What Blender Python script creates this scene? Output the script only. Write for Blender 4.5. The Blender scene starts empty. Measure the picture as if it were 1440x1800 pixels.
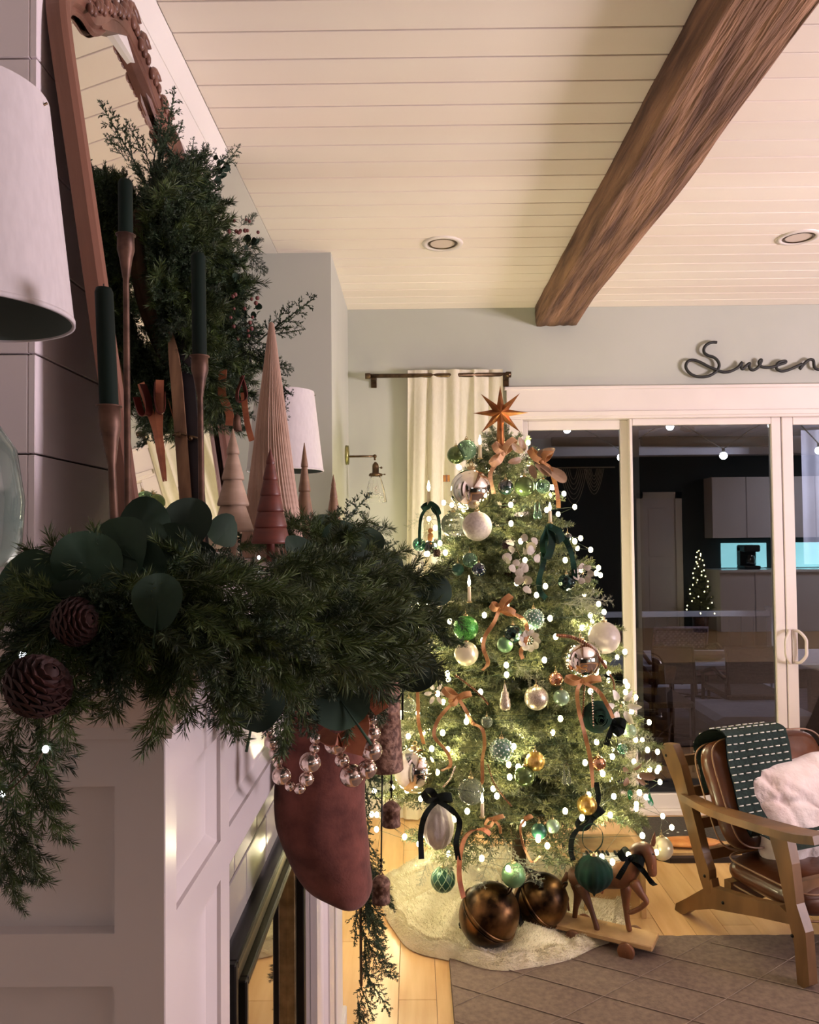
import bpy, math, random
from mathutils import Vector, Matrix, Euler
random.seed(7)
PI = math.pi
S = bpy.context.scene
COL = S.collection
V = Vector

# ---------------- camera ----------------
CAM = V((0, 0, 1.45)); FPX = 1400.0
_r = 0.010
_R = V((math.cos(_r), 0, -math.sin(_r))); _U = V((math.sin(_r), 0, math.cos(_r)))
FWD = (V((0, 1, 0)) - _R*(8/FPX) + _U*(43/FPX)).normalized()
RGT = (_R - FWD*_R.dot(FWD)).normalized(); UPV = RGT.cross(FWD)
cam = bpy.data.cameras.new('camera'); camo = bpy.data.objects.new('camera', cam); COL.objects.link(camo)
cam.sensor_fit = 'HORIZONTAL'; cam.sensor_width = 36; cam.lens = 36*FPX/1440; cam.clip_start = .02
camo.matrix_world = Matrix(((RGT.x, UPV.x, -FWD.x, CAM.x), (RGT.y, UPV.y, -FWD.y, CAM.y), (RGT.z, UPV.z, -FWD.z, CAM.z), (0, 0, 0, 1)))
S.camera = camo
S.view_settings.view_transform = 'Standard'; S.view_settings.look = 'None'
S.view_settings.exposure = 0.18; S.view_settings.gamma = 1.0
try: S.view_settings.use_curve_mapping = False
except Exception: pass

def ray(px, py): return FWD*FPX + RGT*(px-720) + UPV*(900-py)
def P(px, py, Y):                      # world point seen at a photo pixel, on the plane y = Y
    d = ray(px, py); return CAM + d*(Y/d.y)
def PX(px, py, X):                     # the same, on the plane x = X
    d = ray(px, py); return CAM + d*(X/d.x)
def PZ(px, py, Z):
    d = ray(px, py); return CAM + d*((Z-1.45)/d.z)

# ---------------- world and large lights ----------------
w = bpy.data.worlds.new('night'); S.world = w; w.use_nodes = True
w.node_tree.nodes['Background'].inputs[0].default_value = (.010, .013, .018, 1)
w.node_tree.nodes['Background'].inputs[1].default_value = .6

def area(name, loc, aim, sx, sy, power, col, spread=PI):
    l = bpy.data.lights.new(name, 'AREA'); l.shape = 'RECTANGLE'; l.size = sx; l.size_y = sy
    l.energy = power; l.color = col; l.spread = spread
    o = bpy.data.objects.new(name, l); COL.objects.link(o); o.location = loc
    o.rotation_euler = (V(aim)-V(loc)).to_track_quat('-Z', 'Y').to_euler(); return o
def point(name, loc, power, col, r=.05):
    l = bpy.data.lights.new(name, 'POINT'); l.energy = power; l.color = col; l.shadow_soft_size = r
    o = bpy.data.objects.new(name, l); COL.objects.link(o); o.location = loc; return o
area('room_light', (4.65, .9, 1.25), (2.2, 1.9, 3.2), 1.1, 1.0, 150, (1, .835, .91), 2.2)
area('rear_fill', (.2, -2.6, 2.5), (.8, 3, 1.0), 1.0, .5, 3, (1, .90, .86))  # weak unseen fill added behind the camera, not a fixture of the house
area('kitchen_ceiling_light', (6.0, -2.2, 2.58), (6.0, -2.6, 0), .8, 1.2, 38, (.97, .9, 1))
area('porch_light', (2.6, 5.6, 2.5), (2.6, 5.7, 0), 1.5, .6, 7, (.85, .85, 1))

# ---------------- materials ----------------
def C(h):
    h = h.lstrip('#'); return tuple(((int(h[i:i+2], 16)/255+.055)/1.055)**2.4 if int(h[i:i+2], 16) > 10 else int(h[i:i+2], 16)/255/12.92 for i in (0, 2, 4)) + (1,)
def mat(name, c1, c2=None, scale=8, rough=.6, metal=0, bump=0, bscale=None, stretch=(1, 1, 1), kind='noise', emit=None, es=0,
        trans=0, sheen=0, coat=0, detail=4, bdist=.01, spec=None, coord='Object', alpha=1, ior=None, lo=.35, hi=.65):
    m = bpy.data.materials.new(name); m.use_nodes = True
    nt = m.node_tree; n = nt.nodes; l = nt.links; b = n['Principled BSDF']
    if isinstance(c1, str): c1 = C(c1)
    if isinstance(c2, str): c2 = C(c2)
    b.inputs['Base Color'].default_value = c1; b.inputs['Roughness'].default_value = rough; b.inputs['Metallic'].default_value = metal
    b.inputs['Transmission Weight'].default_value = trans; b.inputs['Sheen Weight'].default_value = sheen; b.inputs['Coat Weight'].default_value = coat
    b.inputs['Alpha'].default_value = alpha
    if spec is not None: b.inputs['Specular IOR Level'].default_value = spec
    if ior: b.inputs['IOR'].default_value = ior
    if emit: b.inputs['Emission Color'].default_value = C(emit) if isinstance(emit, str) else emit; b.inputs['Emission Strength'].default_value = es
    def tex(sc, k):
        tc = n.new('ShaderNodeTexCoord'); mp = n.new('ShaderNodeMapping'); mp.inputs['Scale'].default_value = stretch
        l.new(tc.outputs[coord], mp.inputs[0])
        if k == 'wave':
            t = n.new('ShaderNodeTexWave'); t.inputs['Scale'].default_value = sc; t.inputs['Distortion'].default_value = 6; t.inputs['Detail'].default_value = 3; o = t.outputs['Fac']
        elif k == 'voronoi':
            t = n.new('ShaderNodeTexVoronoi'); t.inputs['Scale'].default_value = sc; o = t.outputs['Distance']
        else:
            t = n.new('ShaderNodeTexNoise'); t.inputs['Scale'].default_value = sc; t.inputs['Detail'].default_value = detail; o = t.outputs['Fac']
        l.new(mp.outputs[0], t.inputs['Vector']); return o
    if c2:
        o = tex(scale, kind); r = n.new('ShaderNodeValToRGB'); r.color_ramp.elements[0].position = lo; r.color_ramp.elements[1].position = hi
        r.color_ramp.elements[0].color = c1; r.color_ramp.elements[1].color = c2; l.new(o, r.inputs[0])
        src = r.outputs[0]
        l.new(src, b.inputs['Base Color'])
    if bump:
        o = tex(bscale or scale, kind if kind != 'noise' else 'noise'); bp = n.new('ShaderNodeBump'); bp.inputs['Strength'].default_value = bump; bp.inputs['Distance'].default_value = bdist
        l.new(o, bp.inputs['Height']); l.new(bp.outputs[0], b.inputs['Normal'])
    m['k'] = 1
    return m
def random_tint(m, amt=.12, hue=0):         # every piece sharing the material gets its own slight shade
    nt = m.node_tree; n = nt.nodes; l = nt.links; b = n['Principled BSDF']
    oi = n.new('ShaderNodeObjectInfo'); hs = n.new('ShaderNodeHueSaturation'); mr = n.new('ShaderNodeMapRange')
    mr.inputs['To Min'].default_value = 1-amt; mr.inputs['To Max'].default_value = 1+amt
    l.new(oi.outputs['Random'], mr.inputs['Value']); l.new(mr.outputs[0], hs.inputs['Value'])
    if b.inputs['Base Color'].links: l.new(b.inputs['Base Color'].links[0].from_socket, hs.inputs['Color'])
    else: hs.inputs['Color'].default_value = b.inputs['Base Color'].default_value
    l.new(hs.outputs[0], b.inputs['Base Color']); return m
M = {}
M['white'] = mat('white_paint', '#d8d2ce', '#ddd8d4', 3, rough=.38, bump=.04, bscale=60, bdist=.002)
M['mantel'] = mat('mantel_gloss_paint', '#d9d0d0', '#dfd7d7', 2.2, rough=.2, bump=.06, bscale=5, bdist=.004)
M['shiplap'] = random_tint(mat('shiplap_paint', '#e6dade', '#ebe0e3', 3, rough=.42, bump=.05, bscale=40, bdist=.002), .02)
M['ceil'] = random_tint(mat('ceiling_board_paint', '#e6d9ce', '#eae0d6', 1.2, rough=.45, bump=.12, bscale=9, stretch=(.15, 3, 1), bdist=.003), .025)
M['wall'] = mat('greige_wall_paint', '#a9aba1', '#afb0a7', 2, rough=.75, bump=.05, bscale=90, bdist=.001)
M['trim'] = mat('door_trim_paint', '#d3c9c4', '#d9cfca', 3, rough=.35)
M['beam'] = mat('reclaimed_beam_wood', '#54382a', '#9c7558', 6, rough=.8, bump=1.0, bscale=16, stretch=(4, .30, 4), bdist=.03, detail=8)
M['maple'] = random_tint(mat('maple_plank', '#c79a68', '#dcb585', 3, rough=.28, bump=.05, bscale=9, stretch=(6, .6, 1), bdist=.002, detail=6), .10)
M['dark_gap'] = mat('joint_backing', '#4a3a2c', rough=.9)  # dark brown backing that shows in the joints between boards
M['porch_board'] = random_tint(mat('porch_deck_board', '#5b5662', '#6b6672', 6, rough=.7, stretch=(.4, 4, 1)), .08)
M['black'] = mat('black_metal', '#0b0c0b', '#121412', 20, rough=.6, metal=0)
M['bronze'] = mat('aged_bronze', '#4a3a2a', '#6e5a44', 30, rough=.35, metal=.9)
M['brass'] = mat('aged_brass', '#7d7a4a', '#a09a66', 20, rough=.3, metal=.9)

# ---------------- mesh builder ----------------
class MB:
    def __init__(s): s.v = []; s.f = []; s.sm = []
    def quad(s, a, b, c, d, sm=False):
        i = len(s.v); s.v += [tuple(a), tuple(b), tuple(c), tuple(d)]; s.f.append((i, i+1, i+2, i+3)); s.sm.append(sm)
    def box(s, lo, hi, mx=None, bev=0):
        x0, y0, z0 = lo; x1, y1, z1 = hi
        if bev:
            b = min(bev, abs(x1-x0)*.45, abs(y1-y0)*.45, abs(z1-z0)*.45); i = len(s.v); pts = []
            for dz in (0, 1):
                for dy in (0, 1):
                    for dx in (0, 1):
                        X = x1 if dx else x0; Y = y1 if dy else y0; Z = z1 if dz else z0
                        sx = -b if dx else b; sy = -b if dy else b; sz = -b if dz else b
                        pts += [(X, Y+sy, Z+sz), (X+sx, Y, Z+sz), (X+sx, Y+sy, Z)]
            k = lambda dx, dy, dz, a: i + (dz*4+dy*2+dx)*3 + a
            F = []
            for q in (0, 1):
                F.append((k(q,0,0,0), k(q,1,0,0), k(q,1,1,0), k(q,0,1,0))); F.append((k(0,q,0,1), k(1,q,0,1), k(1,q,1,1), k(0,q,1,1))); F.append((k(0,0,q,2), k(1,0,q,2), k(1,1,q,2), k(0,1,q,2)))
            for a in (0, 1):
                for c in (0, 1):
                    F.append((k(0,a,c,1), k(1,a,c,1), k(1,a,c,2), k(0,a,c,2))); F.append((k(a,0,c,0), k(a,1,c,0), k(a,1,c,2), k(a,0,c,2))); F.append((k(a,c,0,0), k(a,c,1,0), k(a,c,1,1), k(a,c,0,1)))
            for a in (0, 1):
                for c in (0, 1):
                    for e in (0, 1): F.append((k(a,c,e,0), k(a,c,e,1), k(a,c,e,2)))
            s.v += [tuple(mx @ V(p)) if mx else p for p in pts]; s.f += F; s.sm += [False]*len(F); return s
        pts = [(x0,y0,z0),(x1,y0,z0),(x1,y1,z0),(x0,y1,z0),(x0,y0,z1),(x1,y0,z1),(x1,y1,z1),(x0,y1,z1)]
        i = len(s.v); s.v += [tuple(mx @ V(p)) if mx else p for p in pts]
        s.f += [(i,i+3,i+2,i+1),(i+4,i+5,i+6,i+7),(i,i+1,i+5,i+4),(i+1,i+2,i+6,i+5),(i+2,i+3,i+7,i+6),(i+3,i,i+4,i+7)]; s.sm += [False]*6; return s
    def tube(s, pts, r, n=8, caps=True, flat=None):
        pts = [V(p) for p in pts]; N = len(pts); rs = r if isinstance(r, (list, tuple)) else [r]*N
        i0 = len(s.v); t0 = (pts[1]-pts[0]).normalized(); a = t0.orthogonal().normalized() if abs(t0.z) > .9 else t0.cross(V((0,0,1))).normalized()
        for k in range(N):
            t = (pts[min(k+1, N-1)]-pts[max(k-1, 0)]);
            t = t.normalized() if t.length > 1e-9 else t0
            a = a - t*a.dot(t); a = a.normalized() if a.length > 1e-6 else t.orthogonal().normalized(); b = t.cross(a)
            for j in range(n):
                th = 2*PI*j/n; s.v.append(tuple(pts[k] + a*(math.cos(th)*rs[k]) + b*(math.sin(th)*rs[k]*(flat or 1))))
        for k in range(N-1):
            for j in range(n):
                p = i0+k*n; s.f.append((p+j, p+(j+1)%n, p+n+(j+1)%n, p+n+j)); s.sm.append(True)
        if caps:
            s.f.append(tuple(i0+j for j in range(n))[::-1]); s.sm.append(False); s.f.append(tuple(i0+(N-1)*n+j for j in range(n))); s.sm.append(False)
        return s
    def lathe(s, prof, n=20, mx=None, c=(0,0,0), sx=1, sy=1, ripple=None):
        i0 = len(s.v); c = V(c)
        for (r, z) in prof:
            for j in range(n):
                th = 2*PI*j/n; q = r*(1+(ripple(th) if ripple else 0)); p = V((q*math.cos(th)*sx, q*math.sin(th)*sy, z))
                s.v.append(tuple((mx @ p if mx else p)+c))
        for k in range(len(prof)-1):
            for j in range(n):
                p = i0+k*n; s.f.append((p+j, p+(j+1)%n, p+n+(j+1)%n, p+n+j)); s.sm.append(True)
        return s
    def ball(s, c, r, n=16, m=10, mx=None, sx=1, sy=1, sz=1, ripple=None):
        return s.lathe([(r*math.sin(PI*k/m)+1e-5, -r*sz*math.cos(PI*k/m)) for k in range(m+1)], n, mx, c, sx, sy, ripple)
    def prism(s, poly, f0, f1):          # poly: 2D points; f0/f1 map (a,b) -> 3D on the two faces
        i = len(s.v); n = len(poly); s.v += [tuple(f0(*p)) for p in poly] + [tuple(f1(*p)) for p in poly]
        s.f.append(tuple(i+k for k in range(n))[::-1]); s.f.append(tuple(i+n+k for k in range(n))); s.sm += [False]*2
        for k in range(n): s.f.append((i+k, i+(k+1)%n, i+n+(k+1)%n, i+n+k)); s.sm.append(False)
        return s
    def strip(s, pts, wdirs, width, th=.0015):   # a ribbon with thickness
        pts = [V(p) for p in pts]; N = len(pts); i0 = len(s.v)
        for k in range(N):
            wd = V(wdirs[k] if isinstance(wdirs, list) else wdirs).normalized(); wk = width[k] if isinstance(width, list) else width
            t = (pts[min(k+1, N-1)]-pts[max(k-1, 0)]).normalized(); wd = (wd - t*wd.dot(t)); wd = wd.normalized() if wd.length > 1e-6 else t.orthogonal().normalized(); nn = t.cross(wd)*th*.5
            for q in (wd*wk*.5+nn, -wd*wk*.5+nn, -wd*wk*.5-nn, wd*wk*.5-nn): s.v.append(tuple(pts[k]+q))
        for k in range(N-1):
            for j in range(4):
                p = i0+k*4; s.f.append((p+j, p+(j+1)%4, p+4+(j+1)%4, p+4+j)); s.sm.append(False)
        s.f += [(i0, i0+1, i0+2, i0+3), (i0+4*N-1, i0+4*N-2, i0+4*N-3, i0+4*N-4)]; s.sm += [False]*2
        return s
    def grid(s, fn, nu, nv, sm=True, closed_u=False):
        i0 = len(s.v)
        for a in range(nu):
            for b in range(nv): s.v.append(tuple(fn(a/(nu-1) if not closed_u else a/nu, b/(nv-1))))
        for a in range(nu if closed_u else nu-1):
            for b in range(nv-1):
                a2 = (a+1) % nu; s.f.append((i0+a*nv+b, i0+a2*nv+b, i0+a2*nv+b+1, i0+a*nv+b+1)); s.sm.append(sm)
        return s
    def mesh(s, name, m):
        me = bpy.data.meshes.new(name); me.from_pydata(s.v, [], s.f); me.polygons.foreach_set('use_smooth', s.sm)
        if m: me.materials.append(m)
        me.validate(); me.update(); return me
    def build(s, name, m, parent=None, world=False, loc=None):
        if isinstance(m, str): m = M[m]
        if world and parent is not None:
            L = parent.location if parent.parent is None else parent.location + parent.parent.location
            s.v = [(p[0]-L.x, p[1]-L.y, p[2]-L.z) for p in s.v]
        o = bpy.data.objects.new(name, s.mesh(name, m)); COL.objects.link(o)
        if parent is not None: o.parent = parent
        if loc is not None: o.location = loc
        return o
def tag(o, label, cat, group=None, kind=None):
    o['label'] = label; o['category'] = cat
    if group: o['group'] = group
    if kind: o['kind'] = kind
    return o
def thing(name, label, cat, loc=(0,0,0), rot=(0,0,0), group=None):
    o = bpy.data.objects.new(name, None); COL.objects.link(o); o.location = loc; o.rotation_euler = rot
    o.empty_display_size = .05; return tag(o, label, cat, group)
def struct(name, m=None, mb=None, label=None):
    o = mb.build(name, m) if mb else bpy.data.objects.new(name, None)
    if not mb: COL.objects.link(o)
    o['kind'] = 'structure'
    if label: o['label'] = label
    return o
def inst(name, me, parent, loc, rot=None, sc=1, mx=None):
    o = bpy.data.objects.new(name, me); COL.objects.link(o); o.parent = parent
    if mx is not None: o.matrix_local = mx
    else:
        o.location = loc
        if rot is not None: o.rotation_euler = rot
        o.scale = (sc, sc, sc) if isinstance(sc, (int, float)) else sc
    return o
def copy_tree(o, loc=None, rot=None, sc=None, label=None, parent=None):
    c = o.copy(); COL.objects.link(c)
    if parent is not None: c.parent = parent
    if loc is not None: c.location = loc
    if rot is not None: c.rotation_euler = rot
    if sc is not None: c.scale = (sc, sc, sc)
    if label: c['label'] = label
    for ch in list(o.children): copy_tree(ch, parent=c)
    return c
def aimed(loc, d, sc=1, spin=None, up=(0,0,1)):        # matrix: local +Y along d, local +Z near up
    y = V(d).normalized(); x = y.cross(V(up))
    x = x.normalized() if x.length > 1e-4 else y.orthogonal().normalized(); z = x.cross(y)
    m = Matrix(((x.x, y.x, z.x, 0), (x.y, y.y, z.y, 0), (x.z, y.z, z.z, 0), (0, 0, 0, 1)))
    if spin: m = m @ Matrix.Rotation(spin, 4, 'Y')
    return Matrix.Translation(V(loc)) @ m @ Matrix.Scale(sc, 4)
def spline(pts, n=8):                                   # Catmull-Rom
    pts = [V(p) for p in pts]; out = []
    q = [pts[0]*2-pts[1]] + pts + [pts[-1]*2-pts[-2]]
    for i in range(1, len(q)-2):
        for k in range(n):
            t = k/n; a, b, c, d = q[i-1], q[i], q[i+1], q[i+2]
            out.append(.5*((2*b) + (c-a)*t + (2*a-5*b+4*c-d)*t*t + (3*b-3*c+d-a)*t**3))
    out.append(pts[-1]); return out
# ================= THE ROOM =================
CEIL = 2.65; BACK = 4.17; RX = 6.6; BY = -4.0
# ceiling: separate tongue and groove boards
ce = struct('ceiling', 'dark_gap', MB().box((-1.2, BY, CEIL+.008), (RX, BACK+.1, CEIL+.06)))
y = BACK; k = 0; bme = {}
while y > -1.2:
    b = MB().box((-.563, y-.1055, CEIL), (RX, y, CEIL+.012), bev=.0012); b.build('ceiling_board', 'ceil', ce); y -= .1105
MB().box((-.563, BY, CEIL), (RX, y, CEIL+.012)).build('ceiling_panel', 'ceil', ce)
MB().box((-1.2, BY, CEIL-.001), (-.5645, BACK, CEIL+.012)).build('ceiling_border', 'white', ce)
# floor: maple planks
fl = struct('floor', 'dark_gap', MB().box((-1.2, BY, -.05), (RX, BACK, -.009)))
x = -.42; pm = MB()
while x < RX-.01:
    x2 = min(x+.119, RX); yy = BACK - random.uniform(.25, 1.3); ya = BACK
    while ya > BY:
        lo = max(yy, BY)
        if x < 2.3 and ya > 1.7: MB().box((x+.0006, lo+.0006, -.012), (x2-.0006, ya-.0006, 0), bev=.0008).build('plank', 'maple', fl)
        else: pm.box((x+.0006, lo+.0006, -.012), (x2-.0006, ya-.0006, 0))
        ya = lo; yy = lo - random.uniform(.9, 1.4)
    x = x2
pm.box((-1.2, BY, -.012), (-.42, BACK, 0)); o = pm.build('plank_field', 'maple', fl); o['kind'] = 'stuff'
# walls
struct('wall_left', 'wall', MB().box((-1.2, BY, 0), (-.9, BACK+.1, CEIL)))
struct('wall_left_1', 'wall', MB().box((-.9, 3.32, 0), (-.339, BACK+.1, CEIL)))
struct('wall_right', 'wall', MB().box((RX, BY, 0), (RX+.1, BACK+.1, CEIL)))
DX0, DX1, DZ = .52, 3.4, 2.06                           # door opening
bw = MB(); bw.box((-.339, BACK, 0), (DX0, BACK+.12, CEIL)); bw.box((DX0, BACK, DZ), (RX, BACK+.12, CEIL)); bw.box((DX1, BACK, 0), (RX, BACK+.12, DZ))
struct('wall_back', 'wall', bw)
struct('wall_front', mat('charcoal_green_wall', '#32383a', '#373e3f', 2, rough=.8), MB().box((-1.2, BY-.1, 0), (RX, BY, CEIL)))
MB_b = MB(); MB_b.box((-.339, BACK-.015, 0), (DX0-.08, BACK, .13)); struct('baseboard_back', 'white', MB_b)
struct('baseboard_left', 'white', MB().box((-.339, 3.32, 0), (-.324, BACK-.015, .13)))
# chimney breast with shiplap boards
CX, CY0, CY1 = -.60, 1.257, 2.40
ch = struct('wall_chimney', 'dark_gap', MB().box((-.898, CY0+.013, 0), (CX-.013, CY1, CEIL-.002)))
z = 1.427-.16*8
while z < 2.47:
    z1 = min(z+.16, CEIL-.001)
    MB().box((CX-.012, CY0, z+.0015), (CX, CY1, z1-.0015), bev=.0015).build('shiplap_board', 'shiplap', ch)
    MB().box((-.898, CY0, z+.0015), (CX-.0125, CY0+.012, z1-.0015), bev=.0015).build('shiplap_board', 'shiplap', ch)
    z += .16
tr = MB(); tr.box((CX, CY0-.012, 2.47), (CX+.012, CY1+.012, 2.59)); tr.box((-.89, CY0-.012, 2.47), (CX, CY0, 2.59))
struct('trim_1', 'white', tr, 'flat white frieze board along the top of the shiplap chimney')
cr = MB(); cr.prism([(CX+.0, 2.59), (CX+.014, 2.59), (CX+.022, 2.61), (CX+.037, 2.648), (CX, 2.648)], lambda a, b: (a, CY0-.03, b), lambda a, b: (a, CY1+.03, b))
struct('trim_2', 'white', cr, 'white crown moulding between the shiplap chimney and the ceiling')
# exposed beam
def beam():
    b = MB(); n = 46; rr = random.Random(3)
    x0 = P(940, 541, BACK).x; x1 = P(1012, 530, BACK).x+.005; zb = 2.55
    x0 += 0; nu = 20
    def prof(u):       # rounded box section, u in 0..1
        pts = [(x0, 2.66), (x0, zb+.012), (x0+.012, zb), (x1-.012, zb), (x1, zb+.012), (x1, 2.66)]
        L = [0]
        for i in range(5): L.append(L[-1]+math.dist(pts[i], pts[i+1]))
        t = u*L[-1]
        for i in range(5):
            if t <= L[i+1]+1e-9: f = (t-L[i])/(L[i+1]-L[i]); return pts[i][0]+(pts[i+1][0]-pts[i][0])*f, pts[i][1]+(pts[i+1][1]-pts[i][1])*f
        return pts[-1]
    jit = [[rr.uniform(-.004, .004) for _ in range(nu)] for _ in range(n)]
    wav = lambda y: .006*math.sin(y*3.1)+.004*math.sin(y*7.7+1)
    def f(u, v):
        i = round(u*(n-1)); j = round(v*(nu-1)); yy = BACK-.001-u*(BACK+1.0); px, pz = prof(v); k = jit[i][j]
        chip = -.012 if (j in (9, 10) and rr.random() < .0) else 0
        if pz > 2.645: return (px, yy, pz)
        return (px+k+wav(yy)*(.4 if j < nu/2 else 1), yy, pz+k*.8-wav(yy+2)*.5)
    b.grid(f, n, nu)
    i0 = len(b.v); b.f.append(tuple(range(nu))); b.sm.append(False)
    return b
o = struct('trim_3', 'beam', beam(), 'rough reclaimed brown wooden ceiling beam'); o.name = 'ceiling_beam'
tag(o, 'rough reclaimed brown timber beam running along the white plank ceiling', 'beam'); del o['kind']
# recessed lights (off)
def can(px, py, label):
    c = PZ(px, py, CEIL); t = thing('recessed_light', label, 'ceiling light', (c.x, c.y, CEIL), group='recessed ceiling lights')
    MB().lathe([(.058, .012), (.06, 0), (.066, -.006), (.083, -.004), (.085, 0)], 40).build('trim_ring', 'trim', t)
    MB().lathe([(.0001, -.0005), (.048, -.0008), (.058, -.001)], 32).build('lens', M['lens'], t)
    MB().lathe([(.05, -.002), (.052, -.004), (.058, -.004), (.06, -.001)], 32).build('gimbal', 'bronze', t)
M['lens'] = mat('frosted_lens', '#cdbcb0', rough=.4)
can(778, 428, 'round recessed ceiling light left of the wooden beam'); can(1404, 417, 'round recessed ceiling light right of the wooden beam')

# sliding door
GL = bpy.data.materials.new('door_glass'); GL.use_nodes = True; nt = GL.node_tree; nt.nodes.clear()
o1 = nt.nodes.new('ShaderNodeOutputMaterial'); mx = nt.nodes.new('ShaderNodeMixShader'); t1 = nt.nodes.new('ShaderNodeBsdfTransparent'); g1 = nt.nodes.new('ShaderNodeBsdfGlossy'); fr = nt.nodes.new('ShaderNodeFresnel'); fr.inputs[0].default_value = 2.1
g1.inputs['Roughness'].default_value = .0; t1.inputs[0].default_value = (.86, .9, .9, 1)
nt.links.new(fr.outputs[0], mx.inputs[0]); nt.links.new(t1.outputs[0], mx.inputs[1]); nt.links.new(g1.outputs[0], mx.inputs[2]); nt.links.new(mx.outputs[0], o1.inputs[0]); M['door_glass'] = GL
dr = struct('door_1'); dr['label'] = 'white framed sliding glass patio door with three panes'
def XB(px, Y=4.15): return P(px, 943, Y).x
def ZB(py, px=1100, Y=4.15): return P(px, py, Y).z
zt = ZB(735)
hd = MB(); hd.box((.49, BACK-.022, ZB(735)), (DX1+.12, BACK-.001, ZB(681)), bev=.003); hd.box((.50, BACK-.03, ZB(731)), (DX1+.1, BACK-.02, ZB(722)), bev=.003)
hd.box((.48, BACK-.03, ZB(684)), (DX1+.14, BACK, ZB(678)), bev=.003)
hd.build('head_casing', 'trim', dr)
MB().box((.49, BACK-.022, 0), (.575, BACK-.001, zt), bev=.003).build('side_casing', 'trim', dr)
MB().box((DX1-.02, BACK-.022, 0), (DX1+.1, BACK-.001, zt), bev=.003).build('side_casing', 'trim', dr)
MB().box((DX0, BACK-.02, 0), (DX1, BACK+.12, .03), bev=.004).build('threshold', 'trim', dr)
MB().box((DX0, BACK-.0, zt-.0), (DX1, BACK+.11, DZ+.02)).build('door_head', 'trim', dr)
def sash(xa, xb, Y, sl, sr, top=.05, bot=.075):
    b = MB(); z0 = .03
    b.box((xa, Y, z0), (xa+sl, Y+.035, zt), bev=.003); b.box((xb-sr, Y, z0), (xb, Y+.035, zt), bev=.003)
    b.box((xa+sl, Y, zt-top), (xb-sr, Y+.035, zt), bev=.003); b.box((xa+sl, Y, z0), (xb-sr, Y+.035, z0+bot), bev=.003)
    o = b.build('sash', 'trim', dr)
    MB().box((xa+sl-.002, Y+.016, z0+bot), (xb-sr+.002, Y+.019, zt-top)).build('pane', 'door_glass', o)
    return o
xm1, xm2, xm3 = XB(1097), XB(1383), XB(1430)
sash(.56, XB(1118), BACK+.045, .05, .055)
sash(XB(1112), XB(1381), BACK+.005, .016, .05, top=.035)
sash(XB(1383), DX1, BACK+.005, .058, .06, top=.04)
MB().box((XB(1114), BACK+.05, .03), (XB(1133), BACK+.075, zt)).build('screen_rail', M['screen'] if 'screen' in M else mat('grey_screen_rail', '#8f8c92', rough=.4), dr)
for sx, xa in ((-1, XB(1386)), (1, XB(1396))):
    h = MB(); za, zb = ZB(1168), ZB(1112)
    h.tube(spline([(xa, BACK+.004, za), (xa+sx*.012, BACK-.03, za+.004), (xa+sx*.036, BACK-.045, za+.04), (xa+sx*.038, BACK-.045, (za+zb)/2), (xa+sx*.036, BACK-.045, zb-.04), (xa+sx*.012, BACK-.03, zb-.004), (xa, BACK+.004, zb)], 6), .008, 10)
    h.box((xa-.012, BACK-.002, za-.005), (xa+.012, BACK+.006, zb+.005), bev=.002)
    h.build('door_handle', 'trim', dr)

# ---------- mantel ----------
FX, MY0, MY1, ZT = -.21, .67, 2.02, 1.415
mt = thing('fireplace_mantel', 'white painted fireplace mantel with recessed panels and deep moulded shelf', 'mantel', (FX, MY0, 0))
b = MB(); PD = .014
# recessed panel face builder on x = FX plane, framing boards around panels
zA, zB_ = 1.127, 1.24
b.box((CX+.001, MY0+PD, 0), (FX-PD, MY0+.23, 1.29))                      # near pilaster core
b.box((CX+.001, MY0+.23, 1.086), (FX-PD, 1.68, 1.29)); b.box((CX+.001, 1.68, 0), (FX-PD, MY1, 1.29))
b.box((-.899, MY0+PD, 0), (CX+.001, CY0-.002, 1.29))
b.build('body', 'mantel', mt, world=True)
fr = MB()
def fbox(y0, y1, z0, z1): fr.box((FX-PD-.001, y0, z0), (FX, y1, z1))
fbox(MY0+.001, 2.02, zB_, 1.29)                 # top rail
fbox(MY0+.001, .702, 0, zB_); fbox(.86, .90, 0, zB_)       # near pilaster stiles
fbox(.702, .86, 1.086, zA); fbox(.702, .86, 0, .16)
fbox(.90, 1.68, 1.086, zA)                 # frieze bottom rail
fbox(1.68, 1.74, 0, zB_); fbox(1.92, 2.02, 0, zB_); fbox(1.74, 1.92, 1.086, zA); fbox(1.74, 1.92, 0, .16)
fr.build('face_frame', 'mantel', mt, world=True)
en = MB()                                  # frame of the end facing the camera
def ebox(x0, x1, z0, z1): en.box((x0, MY0, z0), (min(x1, FX-.0006), MY0+PD+.001, z1))
ebox(-.252, FX, 0, 1.29); ebox(-.90, -.252, 1.244, 1.29); ebox(-.90, -.252, 1.08, 1.123); ebox(-.90, -.252, 0, .2); ebox(-.60, -.54, .2, 1.244)
en.build('end_frame', 'mantel', mt, world=True)
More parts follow.
